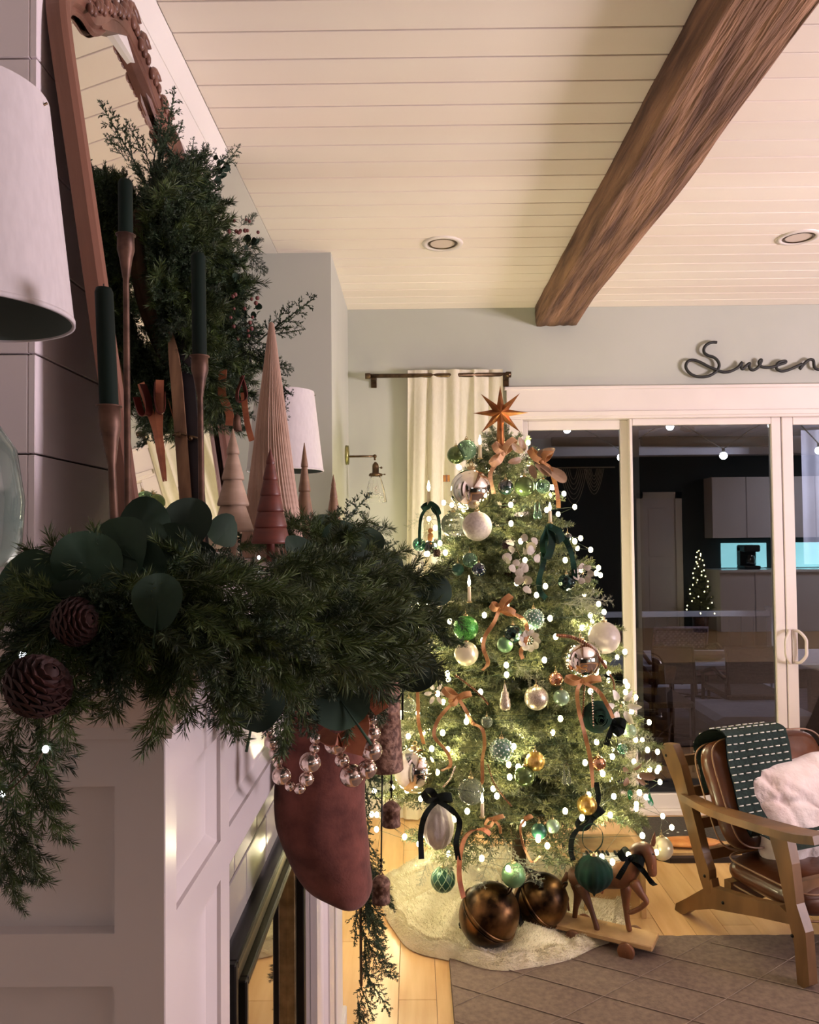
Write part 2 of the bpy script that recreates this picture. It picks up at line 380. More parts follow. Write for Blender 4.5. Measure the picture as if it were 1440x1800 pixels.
def pan(y0, y1, z0, z1):                   # bevelled panel insert
    q = MB(); X0, X1 = FX-PD, FX-PD+.001; w_ = .012
    q.quad((X1, y0+w_, z0+w_), (X1, y1-w_, z0+w_), (X1, y1-w_, z1-w_), (X1, y0+w_, z1-w_))
    Xo = FX-.004
    q.quad((Xo, y0, z0), (Xo, y1, z0), (X1, y1-w_, z0+w_), (X1, y0+w_, z0+w_)); q.quad((Xo, y1, z0), (Xo, y1, z1), (X1, y1-w_, z1-w_), (X1, y1-w_, z0+w_))
    q.quad((Xo, y1, z1), (Xo, y0, z1), (X1, y0+w_, z1-w_), (X1, y1-w_, z1-w_)); q.quad((Xo, y0, z1), (Xo, y0, z0), (X1, y0+w_, z0+w_), (X1, y0+w_, z1-w_))
    q.build('panel', 'mantel', mt, world=True)
pan(.702, .86, zA, zB_); pan(.90, 1.68, zA, zB_); pan(1.74, 1.92, zA, zB_); pan(.702, .86, .16, 1.086); pan(1.74, 1.92, .16, 1.086)
# crown moulding profile wrapped round the three sides, then the shelf
sh = MB(); prof = [(0, 1.285), (.008, 1.285), (.010, 1.295), (.018, 1.300), (.032, 1.322), (.040, 1.342), (.048, 1.346), (.052, 1.358), (.06, 1.366), (.06, 1.370)]
for (o0, z0), (o1, z1) in zip(prof, prof[1:]):
    sh.quad((-.9, MY0-o0, z0), (FX+o0, MY0-o0, z0), (FX+o1, MY0-o1, z1), (-.9, MY0-o1, z1)); sh.quad((FX+o0, MY0-o0, z0), (FX+o0, MY1+o0, z0), (FX+o1, MY1+o1, z1), (FX+o1, MY0-o1, z1))
    sh.quad((FX+o0, MY1+o0, z0), (CX, MY1+o0, z0), (CX, MY1+o1, z1), (FX+o1, MY1+o1, z1))
sh.build('crown_moulding', 'mantel', mt, world=True)
s2 = MB(); s2.box((CX+.001, MY0-.068, 1.370), (FX+.07, MY1+.07, ZT), bev=.004); s2.box((-.899, MY0-.068, 1.370), (CX+.001, CY0-.002, ZT), bev=.004)
s2.build('shelf', 'mantel', mt, world=True)
# tile surround: individual tiles
ts = thing('tile_surround', 'pale grey glazed subway tile surround of the fireplace', 'tiles', (FX-.03, .90, 0))
M['tile'] = random_tint(mat('glazed_tile', '#96918f', '#a39d9a', 5, rough=.12, bump=.12, bscale=12, bdist=.003), .05)
M['grout'] = mat('white_grout', '#dcd6d4', rough=.8)
gq = MB(); gq.box((FX-.045, .9005, 0), (FX-.034, .99, 1.0855)); gq.box((FX-.045, 1.595, 0), (FX-.034, 1.6795, 1.0855)); gq.box((FX-.045, .99, .925), (FX-.034, 1.595, 1.0855)); gq.build('grout', 'grout', ts, world=True)
tw, thh = .148, .073; row = 0; z = 1.0855
FY0, FY1, FZ = .985, 1.60, .93; TXF = FX-.034
while z > .02:
    zl = z-thh; yy = .9005-(tw/2 if row % 2 else 0)
    while yy < 1.6795:
        a, c_ = max(yy+.0015, .902), min(yy+tw-.0015, 1.678); cuts = [(a, c_)]
        if zl < FZ-.01: cuts = [(a, min(c_, FY0)), (max(a, FY1), c_)]
        for a2, c2 in cuts:
            if c2-a2 > .01: MB().box((FX-.034, a2, zl+.0015), (FX-.028, c2, z-.0015), bev=.0015).build('tile', 'tile', ts, world=True)
        yy += tw
    z = zl; row += 1
# metal fireplace insert
ins = thing('fireplace_insert', 'dark metal framed fireplace insert with glass front', 'fireplace', (FX-.03, FY0, 0))
M['steel'] = mat('brushed_steel', '#8a7f62', '#b3a582', 40, rough=.3, metal=.95, stretch=(1, .05, 1))
M['blackmet'] = mat('black_insert_metal', '#141414', '#1d1b1a', 20, rough=.35, metal=.6)
def rect_frame(y0, y1, z1, wd, x0, x1):
    q = MB(); q.box((x0, y0, .05), (x1, y0+wd, z1), bev=.002); q.box((x0, y1-wd, .05), (x1, y1, z1), bev=.002); q.box((x0, y0+wd, z1-wd), (x1, y1-wd, z1), bev=.002); return q
rect_frame(FY0, FY1, .93, .012, FX-.05, FX-.012).build('outer_trim', 'blackmet', ins, world=True)
rect_frame(FY0+.012, FY1-.012, .918, .03, FX-.05, FX-.018).build('brushed_frame', 'steel', ins, world=True)
rect_frame(FY0+.042, FY1-.042, .888, .012, FX-.05, FX-.008).build('inner_trim', 'blackmet', ins, world=True)
rect_frame(FY0+.054, FY1-.054, .876, .018, FX-.05, FX-.022).build('inner_frame', 'steel', ins, world=True)
fb = MB(); fb.box((FX-.30, FY0+.03, .05), (FX-.28, FY1-.03, .90)); fb.box((FX-.30, FY0+.03, .05), (FX-.05, FY0+.05, .9)); fb.box((FX-.30, FY1-.05, .05), (FX-.05, FY1-.03, .9)); fb.box((FX-.3, FY0+.03, .05), (FX-.05, FY1-.03, .07)); fb.box((FX-.3, FY0+.03, .88), (FX-.05, FY1-.03, .9))
fb.build('firebox', 'blackmet', ins, world=True)
M['fireglass'] = mat('fireplace_glass', '#141210', rough=.03, spec=.9, coat=1)
MB().box((FX-.042, FY0+.07, .07), (FX-.038, FY1-.07, .86)).build('glass', 'fireglass', ins, world=True)
# side post of the built-in beyond the mantel, and cabinet in the far alcove
cb = thing('alcove_cabinet', 'white built-in cabinet post beyond the far end of the mantel', 'cabinet', (-.25, 2.45, 0))
q = MB(); q.box((-.899, 2.41, 0), (-.36, 3.315, 1.02)); q.box((-.899, 2.41, 1.02), (-.345, 3.315, 1.05), bev=.004); q.build('body', 'white', cb, world=True)
q = MB(); q.box((-.30, 2.12, 0), (-.213, 2.28, 1.30), bev=.003); q.box((-.31, 2.11, 0), (-.203, 2.29, .13), bev=.003); q.build('corner_post', 'white', cb, world=True)
# ================= FOLIAGE MESHES =================
M['fir'] = random_tint(mat('fir_needles', '#33422a', '#8e9062', 14, rough=.5, coord='Object'), .25)
M['fir_frost'] = random_tint(mat('frosted_fir_needles', '#8a9078', '#b9b8a2', 20, rough=.7), .15)
M['garl'] = random_tint(mat('garland_needles', '#14260f', '#51632b', 12, rough=.6), .35)
M['cedar'] = random_tint(mat('cedar_scales', '#13251a', '#35492a', 12, rough=.6), .35)
M['euc'] = random_tint(mat('eucalyptus_leaf', '#12271a', '#24402b', 9, rough=.85, bump=.2, bscale=60, bdist=.001), .3)
M['bark'] = mat('twig_bark', '#3a2a1a', '#54402a', 30, rough=.9)

def sprig(L, seed, n_tw, tw_len, tw_ang, nl, nw, sp, spread=55, sub=False, droop=.06, tip=.25, flat=.35, blunt=False, stem_r=.0022, skip=.12, per=2, tri=True):
    """branch along +Y from the origin: stem, side twigs, needles (all single blades)."""
    r = random.Random(seed); mb = MB(); v = mb.v; f = mb.f; sm = mb.sm
    segs = []
    def line(p0, d, ln, n=5, bend=0):
        pts = [V(p0)]; d = V(d).normalized()
        for k in range(n):
            d = (d + V((r.uniform(-.08, .08), 0, r.uniform(-.08, .08) + bend))).normalized(); pts.append(pts[-1] + d*(ln/n))
        return pts
    stem = line((0, 0, 0), (0, 1, .05), L, 8, -droop); segs.append((stem, stem_r))
    for k in range(n_tw):
        t = skip + (1-skip)*(k+.5)/n_tw*.97; i = min(int(t*8), 7); p = stem[i].lerp(stem[i+1], t*8-i); dr = (stem[i+1]-stem[i]).normalized()
        side = 1 if k % 2 else -1; a = math.radians(tw_ang + r.uniform(-10, 10))
        lat = V((side, 0, r.uniform(-flat, flat))).normalized()
        d = dr*math.cos(a) + lat*math.sin(a); ln = tw_len*((1-t)*(1-tip)+tip)*r.uniform(.75, 1.15)
        tw = line(p, d, ln, 3, -droop*.4); segs.append((tw, stem_r*.55))
        if sub:
            m_ = max(2, int(ln/.022))
            for q in range(m_):
                u = .2+.75*q/m_; j = min(int(u*3), 2); pp = tw[j].lerp(tw[j+1], u*3-j); s2 = 1 if q % 2 else -1
                l2 = V((s2*.6*d.y, -s2*.6*d.x, r.uniform(-flat, flat))).normalized(); dd = (d*.75 + l2*.75).normalized()
                segs.append((line(pp, dd, ln*(1-u)*.5+.008, 2), stem_r*.35))
    for pts, sr in segs:
        N = len(pts); i0 = len(v)
        for k, p in enumerate(pts):
            q = sr*(1-.6*k/(N-1))
            for j in range(3): v.append((p.x+q*math.cos(j*2.094), p.y, p.z+q*math.sin(j*2.094)))
        for k in range(N-1):
            for j in range(3): a = i0+k*3; f.append((a+j, a+(j+1)%3, a+3+(j+1)%3, a+3+j)); sm.append(False)
        for k in range(N-1):
            a, b = pts[k], pts[k+1]; d = b-a; ln = d.length; d.normalize(); o1 = d.orthogonal().normalized(); o2 = d.cross(o1); m_ = max(1, int(ln/sp))
            if pts is stem and k == 0: continue
            for q in range(m_):
                p = a + d*(ln*(q+r.random())/m_)
                for _ in range(per):
                    th = r.uniform(0, 2*PI); o = o1*math.cos(th)+o2*math.sin(th); sa = math.radians(spread*r.uniform(.7, 1.2))
                    nd = d*math.cos(sa)+o*math.sin(sa); l_ = nl*r.uniform(.7, 1.1); wv = nd.cross(V((r.uniform(-1,1), r.uniform(-1,1), r.uniform(-1,1)))).normalized()*nw*.5
                    i = len(v); e = p+nd*l_; mm = p+nd*l_*.45
                    v += [(p.x, p.y, p.z), (mm.x+wv.x, mm.y+wv.y, mm.z+wv.z), (e.x, e.y, e.z), (mm.x-wv.x, mm.y-wv.y, mm.z-wv.z)]; f.append((i, i+1, i+2, i+3)); sm.append(False)
        e = pts[-1]
    return mb
def sprig_mesh(name, m, *a, **k): return sprig(*a, **k).mesh(name, M[m])
FIR_L = [sprig_mesh('fir_branch', 'fir', .52, s, 24, .21, 46, .021, .0036, .0034, per=2, sub=True, droop=.02, flat=.5) for s in (1, 2)]
FIR_M = [sprig_mesh('fir_branch', 'fir', .36, s, 18, .16, 46, .020, .0036, .0034, per=2, sub=True, droop=.01, flat=.5) for s in (3, 4)]
FIR_S = [sprig_mesh('fir_branch', 'fir', .20, s, 12, .10, 46, .019, .0034, .0030, per=2, sub=True, droop=-.01, flat=.5) for s in (5, 6)]
FROST = [sprig_mesh('frosted_branch', 'fir_frost', .26, s, 12, .11, 48, .015, .0018, .0032, per=2, droop=.05) for s in (7, 8)]
CEDAR = [sprig_mesh('cedar_sprig', 'cedar', .17, s, 17, .078, 40, .009, .0019, .0015, spread=38, sub=True, per=2, flat=.8, stem_r=.0012, droop=.03) for s in (11, 12, 13)]
PINE = [sprig_mesh('pine_sprig', 'garl', .19, s, 11, .095, 42, .027, .0021, .0016, spread=40, per=2, flat=.8, stem_r=.0018, droop=.03) for s in (14, 15, 16)]
JUNI = [sprig_mesh('juniper_sprig', 'cedar', .15, s, 9, .055, 42, .008, .0028, .0024, spread=38, sub=True, per=2, flat=.9, stem_r=.0022, droop=-.02, tip=.15) for s in (17, 18)]
def leaf_mesh(name, m, r=.022, cup=.25, seed=0, long=1.15):
    b = MB(); rr = random.Random(seed)
    def f(u, v):
        a = u*2*PI; q = v; x = r*q*math.cos(a)*(1+.04*math.sin(3*a)); y = r*long*(1+q*math.sin(a)); z = r*cup*(q*q)*math.cos(2*a+seed) - r*.10*math.exp(-(x/(r*.12))**2)*q
        return (x, y, z)
    b.grid(f, 24, 6, closed_u=True); b.tube([(0, -r*.7, 0), (0, 0, -.001), (0, r*1.0, -.0005)], [.0012, .001, .0004], 5)
    return b.mesh(name, M[m])
EUC = [leaf_mesh('eucalyptus_leaf', 'euc', .022, .3, s) for s in (0, 1, 2)]

# ================= GARLAND ON THE MANTEL =================
rg = random.Random(21)
ga = thing('mantel_garland', 'dark green mixed cedar, pine and eucalyptus garland spilling over the mantel shelf', 'garland', (-.2, .9, ZT))
GL0 = V(ga.location)
def gput(name, me, p, d, sc=1, up=(0,0,1), spin=None): return inst(name, me, ga, None, mx=aimed(V(p)-GL0, d, sc, spin if spin is not None else rg.uniform(0, 6), up))
stem_pts = spline([P(20, 1010, .60), P(150, 1030, .62), P(330, 1040, .74), P(470, 1030, .95), P(560, 1010, 1.2), P(600, 1000, 1.5), P(625, 1000, 1.85), P(640, 1010, 2.1)], 6)
MB().tube(stem_pts, .006, 6).build('garland_stem', 'bark', ga, world=True)
for i in range(118):                       # body of the garland along the shelf
    t = rg.random()**.9; k = t*(len(stem_pts)-1.001); a = stem_pts[int(k)].lerp(stem_pts[int(k)+1], k % 1)
    if a.y > 1.7 and rg.random() < .4: continue
    th = rg.uniform(-2.0, 1.6); d = V((math.cos(th)*.75+.25, rg.uniform(-.45, .55), math.sin(th)*.55+.02))
    if a.y < .8: d.x -= .1; d.z = d.z*.7 - .12
    if d.z > .05: d.z *= .42 if a.y < 1.0 else .12
    if a.y > 1.0 and d.z < .2: d.z -= .12
    if a.y > .9 and rg.random() < .35: continue
    fam, nm, sc = rg.choice([(CEDAR, 'cedar_sprig', .8), (PINE, 'pine_sprig', .7), (PINE, 'pine_sprig', .8), (CEDAR, 'cedar_sprig', .75)])
    gput(nm, rg.choice(fam), a + V((rg.uniform(-.03, .03), 0, rg.uniform(-.02, .015))), d, sc*rg.uniform(.7, 1.05)*(.72 if a.y < .8 else 1))
# long sprays: (base px, base depth) -> (tip px, tip depth)
def spray(fam, nm, p0, p1, sc=None, spin=0.0):
    a, b = P(*p0), P(*p1); L = (b-a).length; base = {'pine_sprig': .19, 'cedar_sprig': .17, 'juniper_sprig': .15}[nm]
    gput(nm, rg.choice(fam), a, b-a, L/base*.93 if sc is None else sc, spin=spin, up=(0, -1, 0))
for q in [((540, 1070, .82), (802, 1168, .88)), ((600, 1060, .86), (780, 1120, .92)), ((540, 1110, .82), (745, 1215, .88)), ((500, 1090, .80), (690, 1225, .86)), ((430, 1070, .70), (590, 1140, .76)), ((400, 1040, .66), (560, 1060, .74)), ((420, 1110, .68), (520, 1220, .74)), ((330, 1060, .56), (440, 1150, .585)), ((640, 1060, .9), (760, 1075, .96)), ((560, 1020, .84), (700, 1040, .92)), ((600, 1120, .88), (720, 1180, .94)), ((470, 1030, .74), (620, 1020, .82)), ((650, 1110, .92), (770, 1190, .96)),
          ((600, 1020, 1.1), (740, 1055, 1.2)), ((480, 1050, .9), (620, 1010, 1.0)), ((500, 1060, .85), (610, 1150, .9)), ((430, 1060, .8), (560, 1180, .9)), ((380, 1050, .78), (500, 1150, .86)),
          ((600, 1000, 1.3), (690, 990, 1.4)), ((620, 990, 1.5), (690, 1010, 1.6)), ((130, 1020, .6), (-30, 1075, .6)), ((150, 1030, .6), (20, 1140, .58)), ((120, 1030, .58), (160, 1185, .57)),
          ((90, 1200, .56), (200, 1260, .57)), ((100, 1140, .57), (235, 1120, .6)), ((90, 1190, .56), (-20, 1330, .55)), ((80, 1170, .56), (110, 1330, .55)), ((60, 1250, .56), (95, 1430, .56)),
          ((20, 1280, .56), (60, 1470, .56)), ((45, 1350, .56), (100, 1500, .56)), ((20, 1400, .56), (30, 1560, .56)), ((30, 1440, .56), (75, 1590, .57)), ((5, 1480, .56), (20, 1612, .56)), ((-30, 1250, .55), (0, 1420, .55)), ((-20, 1400, .55), (-10, 1560, .55))]:
    spray(PINE, 'pine_sprig', *q, spin=rg.uniform(-.5, .5))
for q in [((330, 1080, .74), (440, 1270, .72)), ((290, 1070, .68), (350, 1210, .68)), ((450, 1120, .85), (390, 1300, .82)), ((470, 1130, .88), (480, 1330, .86)), ((500, 1140, .92), (545, 1310, .9)),
          ((540, 1150, .95), (600, 1290, .95)), ((590, 1150, 1.0), (690, 1260, 1.02)), ((520, 1130, .9), (570, 1230, .9)), ((600, 1130, 1.1), (670, 1290, 1.1)), ((410, 1100, .8), (450, 1230, .8)),
          ((200, 1060, .62), (250, 1150, .62)), ((270, 1060, .66), (300, 1160, .66)), ((360, 1080, .76), (330, 1190, .75)), ((560, 1130, 1.0), (640, 1200, 1.0))]:
    spray(CEDAR, 'cedar_sprig', *q, spin=rg.uniform(-.5, .5))
for q in [((560, 960, 1.5), (640, 865, 1.6)), ((570, 970, 1.45), (615, 900, 1.5)), ((600, 980, 1.6), (660, 925, 1.7)), ((640, 990, 1.8), (690, 950, 1.9))]:
    spray(JUNI, 'juniper_sprig', *q)
for i in range(30):                       # low fill on the shelf top around the little trees
    px = rg.uniform(370, 680); Y = rg.uniform(1.15, 2.0); a = P(px, 1000, Y); a.z = ZT + rg.uniform(.012, .04)
    if a.x > -.13: a.x = -.15
    gput(*rg.choice([('cedar_sprig', CEDAR[0]), ('pine_sprig', PINE[1]), ('juniper_sprig', JUNI[0])]), a, (rg.uniform(-.2, 1), rg.uniform(-1, .6), rg.uniform(.0, .22)), rg.uniform(.45, .7))
for i in range(34):                       # the strand hanging from the far end of the shelf
    z = 1.36 - i*.037; x0 = -.165 + .012*math.sin(i*.9)
    gput(*rg.choice([('cedar_sprig', CEDAR[i % 3]), ('juniper_sprig', JUNI[i % 2])]), (x0, 2.33, z), (rg.uniform(.05, .5), rg.uniform(-.25, .25), -1), rg.uniform(.8, 1.15))
MB().tube([(-.17, 2.1, 1.43), (-.165, 2.27, 1.42), (-.165, 2.33, 1.36), (-.165, 2.33, .16)], .004, 6).build('garland_stem', 'bark', ga, world=True)
def interp(x, T):
    for (a, b), (c, d) in zip(T, T[1:]):
        if x <= c: return b + (d-b)*max(0, (x-a))/(c-a)
    return T[-1][1]
for i in range(165):                      # fill the body of the garland
    px = rg.uniform(60, 720)**1.0; yt = interp(px, [(60, 1050), (150, 1040), (250, 1030), (330, 1000), (400, 985), (480, 990), (560, 990), (640, 990), (720, 1020)])
    yb = interp(px, [(60, 1090), (150, 1085), (250, 1085), (330, 1100), (400, 1150), (480, 1180), (600, 1180), (680, 1160), (720, 1120)]); py = rg.uniform(yt, yb)
    Y = interp(px, [(60, .565), (150, .57), (330, .578), (400, .60), (450, .75), (560, .97), (650, 1.1), (720, 1.2)])*rg.uniform(.96, 1.04)
    th = rg.uniform(-2.7, .35) if py > yt+25 else rg.uniform(-.4, .25) + rg.choice((0, PI))
    d = V((math.cos(th)+.25, rg.uniform(-.35, .25), math.sin(th)*.9))
    fam, nm = rg.choice([(CEDAR, 'cedar_sprig'), (PINE, 'pine_sprig'), (PINE, 'pine_sprig')])
    gput(nm, rg.choice(fam), P(px, py, Y), d, rg.uniform(.34, .58)*(.8+.5*(Y-.6)))
# round leaves placed one by one: px, py, depth, radius in px, facing direction, roll
def euc(px, py, Y, rpx, face, roll, k=0):
    c = P(px, py, Y); r_ = rpx/FPX*Y; f = V(face).normalized()
    y = V((math.sin(roll), 0, math.cos(roll))); y = (y - f*y.dot(f)).normalized(); x = y.cross(f)
    m = Matrix(((x.x, y.x, f.x, 0), (x.y, y.y, f.y, 0), (x.z, y.z, f.z, 0), (0, 0, 0, 1)))
    s = r_/.022
    return inst('eucalyptus_leaf', EUC[k % 3], ga, None, mx=Matrix.Translation(c-GL0-y*.022*1.15*s) @ m @ Matrix.Scale(s, 4))
for q in [(52, 1020, .55, 52, (.1, -1, .2), 1.4), (155, 1000, .555, 60, (.1, -1, .1), -.3), (245, 925, .60, 48, (0, -1, .5), .6), (215, 960, .57, 52, (-.2, -1, .2), -.8), (330, 920, .72, 42, (.1, -1, .1), .3),
          (300, 965, .60, 44, (.3, -1, .4), -1.2), (277, 1058, .535, 44, (0, -1, 0), .1), (395, 935, .8, 30, (.7, -.6, .3), .9), (525, 978, .95, 34, (.85, -.6, .1), -.5), (452, 1225, .80, 52, (.1, -1, 0), .2),
          (594, 1225, .93, 55, (.1, -1, 0), -.6), (640, 1010, 1.2, 40, (.2, -1, .4), .5), (686, 998, 1.4, 24, (.1, -1, 0), 0), (600, 955, 1.3, 40, (0, -.9, .5), 1), (725, 1030, 1.15, 24, (.1, -.6, .8), 1.5), (762, 1038, 1.15, 30, (.1, -1, .4), 1.6),
          (570, 930, 1.5, 26, (.2, -1, .3), .4), (650, 950, 1.6, 26, (.1, -1, .5), -.5), (120, 1060, .55, 40, (.1, -1, -.2), 1.0), (185, 1045, .555, 42, (0, -1, 0), 2.4), (735, 1180, 1.05, 34, (.3, -1, 0), .7), (560, 1190, .92, 40, (.2, -1, 0), 2.2),
          (250, 990, .565, 40, (0, -1, .2), 2.0), (345, 985, .74, 34, (.1, -1, .3), 1.9), (690, 1110, 1.1, 34, (0, -.8, .6), 1.5)]:
    euc(*q, k=int(q[0]))
# pine cones tied into the garland
M['cone'] = mat('dark_pine_cone', '#1e0a08', '#38140f', 40, rough=.75)
def pinecone(px, py, Y, rpx, d, label):
    c = P(px, py, Y); r_ = rpx/FPX*Y; t = thing('pine_cone', label, 'pine cone', c, group='pine cones in the garland')
    mx = aimed((0, 0, 0), d); b = MB(); b.lathe([(.001, -r_*1.25), (r_*.55, -r_*.9), (r_*.75, -.1*r_), (r_*.6, r_*.7), (r_*.25, r_*1.15), (.001, r_*1.25)], 14, mx @ Matrix.Rotation(-PI/2, 4, 'X')); b.build('core', 'cone', t)
    sc = MB()
    for k in range(13):
        u = k/12; rr = r_*(.08+.98*math.sin(PI*(.05+.87*u))**.8); z = -r_*1.05+u*r_*2.1; n = 10
        for j in range(n):
            a = 2*PI*(j+.5*(k % 2))/n; ct = V((math.cos(a)*rr*.82, math.sin(a)*rr*.82, z)); o = V((math.cos(a), math.sin(a), .35)); s_ = V((-math.sin(a), math.cos(a), 0))
            w2 = rr*.36+.001; e = ct+o*rr*.34; pts = [ct-s_*w2*.6, ct+s_*w2*.6, e+s_*w2*.8, e+V((0,0,.25*w2)), e-s_*w2*.8]; up = V((0, 0, r_*.07))
            m2 = mx @ Matrix.Rotation(-PI/2, 4, 'X'); i = len(sc.v); sc.v += [tuple(m2 @ p) for p in pts] + [tuple(m2 @ (p+up)) for p in pts]
            sc.f += [(i, i+4, i+3, i+2, i+1), (i+5, i+6, i+7, i+8, i+9)] + [(i+q, i+(q+1)%5, i+5+(q+1)%5, i+5+q) for q in range(5)]; sc.sm += [False]*7
    sc.build('scales', 'cone', t)
pinecone(127, 1094, .535, 35, (1, -.3, .2), 'smaller dark brown pine cone hanging under the eucalyptus at the left of the garland')
pinecone(62, 1212, .515, 47, (.8, -.3, .8), 'large dark brown pine cone on the hanging left end of the garland')
# fairy lights in the garland
M['warm'] = mat('warm_led', '#fff2d8', emit='#ffeecb', es=14)
M['cool'] = mat('white_led', '#ffffff', emit='#eef6ff', es=9)
fs = thing('fairy_lights', 'tiny white fairy lights threaded through the mantel garland', 'string lights', GL0)
wp = []
for (px, py, Y, r_) in [(40, 1152, .555, .0026), (283, 1132, .64, .0026), (80, 1317, .55, .0022), (455, 980, 1.0, .002), (446, 1090, .8, .002), (528, 1042, .9, .0016), (569, 1047, .88, .0016), (632, 992, 1.3, .0018), (523, 1008, .98, .0016), (100, 1053, .57, .0016), (679, 1085, 1.05, .0015), (5, 1395, .55, .002), (629, 1136, 1.0, .0015)]:
    c = P(px, py, Y); MB().ball((0, 0, 0), r_, 10, 6, sz=1.2).build('bulb', 'cool', fs, loc=c-GL0); wp.append(c)
wp.sort(key=lambda p: p.y*3 - p.z); MB().tube(spline([p+V((0, .004, .003)) for p in wp], 4), .0006, 4).build('wire', 'bark', fs, world=True)

# ================= THINGS ON THE MANTEL =================
# --- arched mirror ---
M['mframe'] = mat('carved_walnut_frame', '#4f3126', '#7e5545', 9, rough=.42, bump=.5, bscale=40, stretch=(1, 1, .12), bdist=.003, detail=6)
M['mglass'] = mat('mirror_glass', '#e8e6dc', rough=.0, metal=1)
mi = thing('arched_mirror', 'tall arched mirror in a carved brown wooden frame leaning on the shiplap', 'mirror', (-.452, 1.62, ZT+.004))
mi.scale = (1, 1, 1.045); mi.rotation_euler = (0, -math.atan2(.142, .98), -.032)      # leans back to the wall
# local: u = y (-.34..+.34), z up, frame thickness along x
def arch(t, off):                        # outline of the glass: t 0..1 from bottom near, over the top, to bottom far
    pts = [(-.30, .03), (-.30, .3), (-.30, .60), (-.30, .84), (-.285, .905), (-.235, .93), (-.19, .915), (-.15, .925), (-.09, .985), (0, 1.01), (.09, .985), (.15, .925), (.19, .915), (.235, .93), (.285, .905), (.30, .84), (.30, .60), (.30, .3), (.30, .03)]
    sp = arch.sp; k = t*(len(sp)-1.0001); a = sp[int(k)].lerp(sp[int(k)+1], k % 1); b = sp[min(int(k)+1, len(sp)-1)]-sp[int(k)]; b.normalize(); nrm = V((0, -b.z, b.y)); return a + nrm*off
arch.sp = spline([V((0, a, b)) for a, b in [(-.30, .03), (-.30, .3), (-.30, .60), (-.30, .84), (-.28, .90), (-.235, .925), (-.19, .925), (-.14, .955), (-.07, 1.01), (0, 1.03), (.07, 1.01), (.14, .955), (.19, .925), (.235, .925), (.28, .90), (.30, .84), (.30, .60), (.30, .3), (.30, .03)]], 6)
fr_ = MB(); prof = [(0, .012), (.004, .018), (.012, .016), (.016, .024), (.03, .030), (.042, .026), (.046, .030), (.052, .022), (.054, 0), (.002, 0)]
fr_.grid(lambda u, v: arch(u, prof[min(int(round(v*(len(prof)-1))), len(prof)-1)][0]) + V((prof[int(round(v*(len(prof)-1)))][1], 0, 0)), 150, len(prof), sm=False)
fr_.box((0, -.345, 0), (.028, .345, .05), bev=.004); fr_.build('frame', 'mframe', mi)
g = MB(); pts = [arch(i/120, .004) for i in range(121)]; g.v = [(.006, p.y, p.z) for p in pts]; g.f = [tuple(range(121))]; g.sm = [False]; g.build('glass', 'mglass', mi)
g = MB(); pts = [arch(i/120, .05) for i in range(121)]; g.v = [(0, p.y, p.z) for p in pts]; g.f = [tuple(range(120, -1, -1))]; g.sm = [False]; g.build('backing', 'mframe', mi)
cr_ = MB(); rc = random.Random(5)         # carved crest: scrolls and leaves
for s in (-1, 1):
    for (y0, z0, rr, tn) in [(.03, 1.10, .028, 1.4), (.085, 1.075, .022, 1.3), (.135, 1.03, .018, 1.2), (.175, .995, .014, 1.1), (.21, .98, .012, 1.0)]:
        pts = [V((.03, s*(y0+rr*(1-k/14)*math.cos(k*.55*tn)), z0+rr*(1-k/14)*math.sin(k*.55*tn))) for k in range(13)]
        cr_.tube(pts, [.009*(1-k/16) for k in range(13)], 7)
    for k in range(13):
        a = .015+k*.018; cr_.ball((.032, s*a, 1.085-.5*a*(1+a)+.006*math.sin(k*2.1)), .013-.0004*k, 8, 6, sx=.7, sy=.8, sz=1.2)
cr_.lathe([(.001, 1.05), (.03, 1.06), (.04, 1.09), (.03, 1.13), (.015, 1.16), (.001, 1.17)], 14, Matrix.Translation((.015, 0, 0)), sx=.5, ripple=lambda a: .12*math.sin(a*7))
cr_.prism([(-.22, .985), (-.12, 1.03), (-.05, 1.09), (0, 1.12), (.05, 1.09), (.12, 1.03), (.22, .985), (.15, .96), (0, 1.04), (-.15, .96)], lambda a, b: (.002, a, b), lambda a, b: (.022, a, b))
cr_.build('carved_crest', 'mframe', mi)['kind'] = 'stuff'
for k in range(26):                      # carved leaves down the frame shoulders are one relief strip per side
    pass
cv = MB()
for s in (-1, 1):
    for k in range(18):
        u = (.5+s*(.10+k*.0085)); p = arch(u, .045); cv.ball(p+V((.026, 0, 0)), .011-.0003*k, 8, 5, sx=.6, sy=1.1, sz=.9)
cv.build('leaf_carving', 'mframe', mi)['kind'] = 'stuff'

# --- wreath hung on the mirror ---
wr = thing('evergreen_wreath', 'thick dark green evergreen wreath hung on the arched mirror', 'wreath', (-.525, 1.70, 1.975))
rw = random.Random(4); n = 0
TH = math.atan2(.142, .98); WR = .175
def wpt(a, r_): return V((-math.sin(TH)*math.sin(a)*r_, math.cos(a)*r_, math.cos(TH)*math.sin(a)*r_))
MB().tube([wpt(k*PI/20, WR) for k in range(41)], .012, 8).build('wreath_ring', 'bark', wr)
for i in range(400):
    a = rw.uniform(0, 2*PI); rr = WR*rw.uniform(.78, 1.2); p = wpt(a, rr)
    out = wpt(a, 1); tn = V((0, -math.sin(a), math.cos(a))); d = out*rw.uniform(-.35, 1.0) + tn*rw.choice((-1, 1))*rw.uniform(.2, .9) + V((rw.uniform(.1, 1.0), 0, 0))
    if math.sin(a) < -.4: d.z -= .5*rw.random()
    fam, nm = rw.choice([(CEDAR, 'cedar_sprig'), (PINE, 'pine_sprig'), (CEDAR, 'cedar_sprig')])
    inst(nm, rw.choice(fam), wr, None, mx=aimed(p+V((.03, 0, 0)), d, rw.uniform(.5, .85), rw.uniform(0, 6)))
WL = V(wr.location)
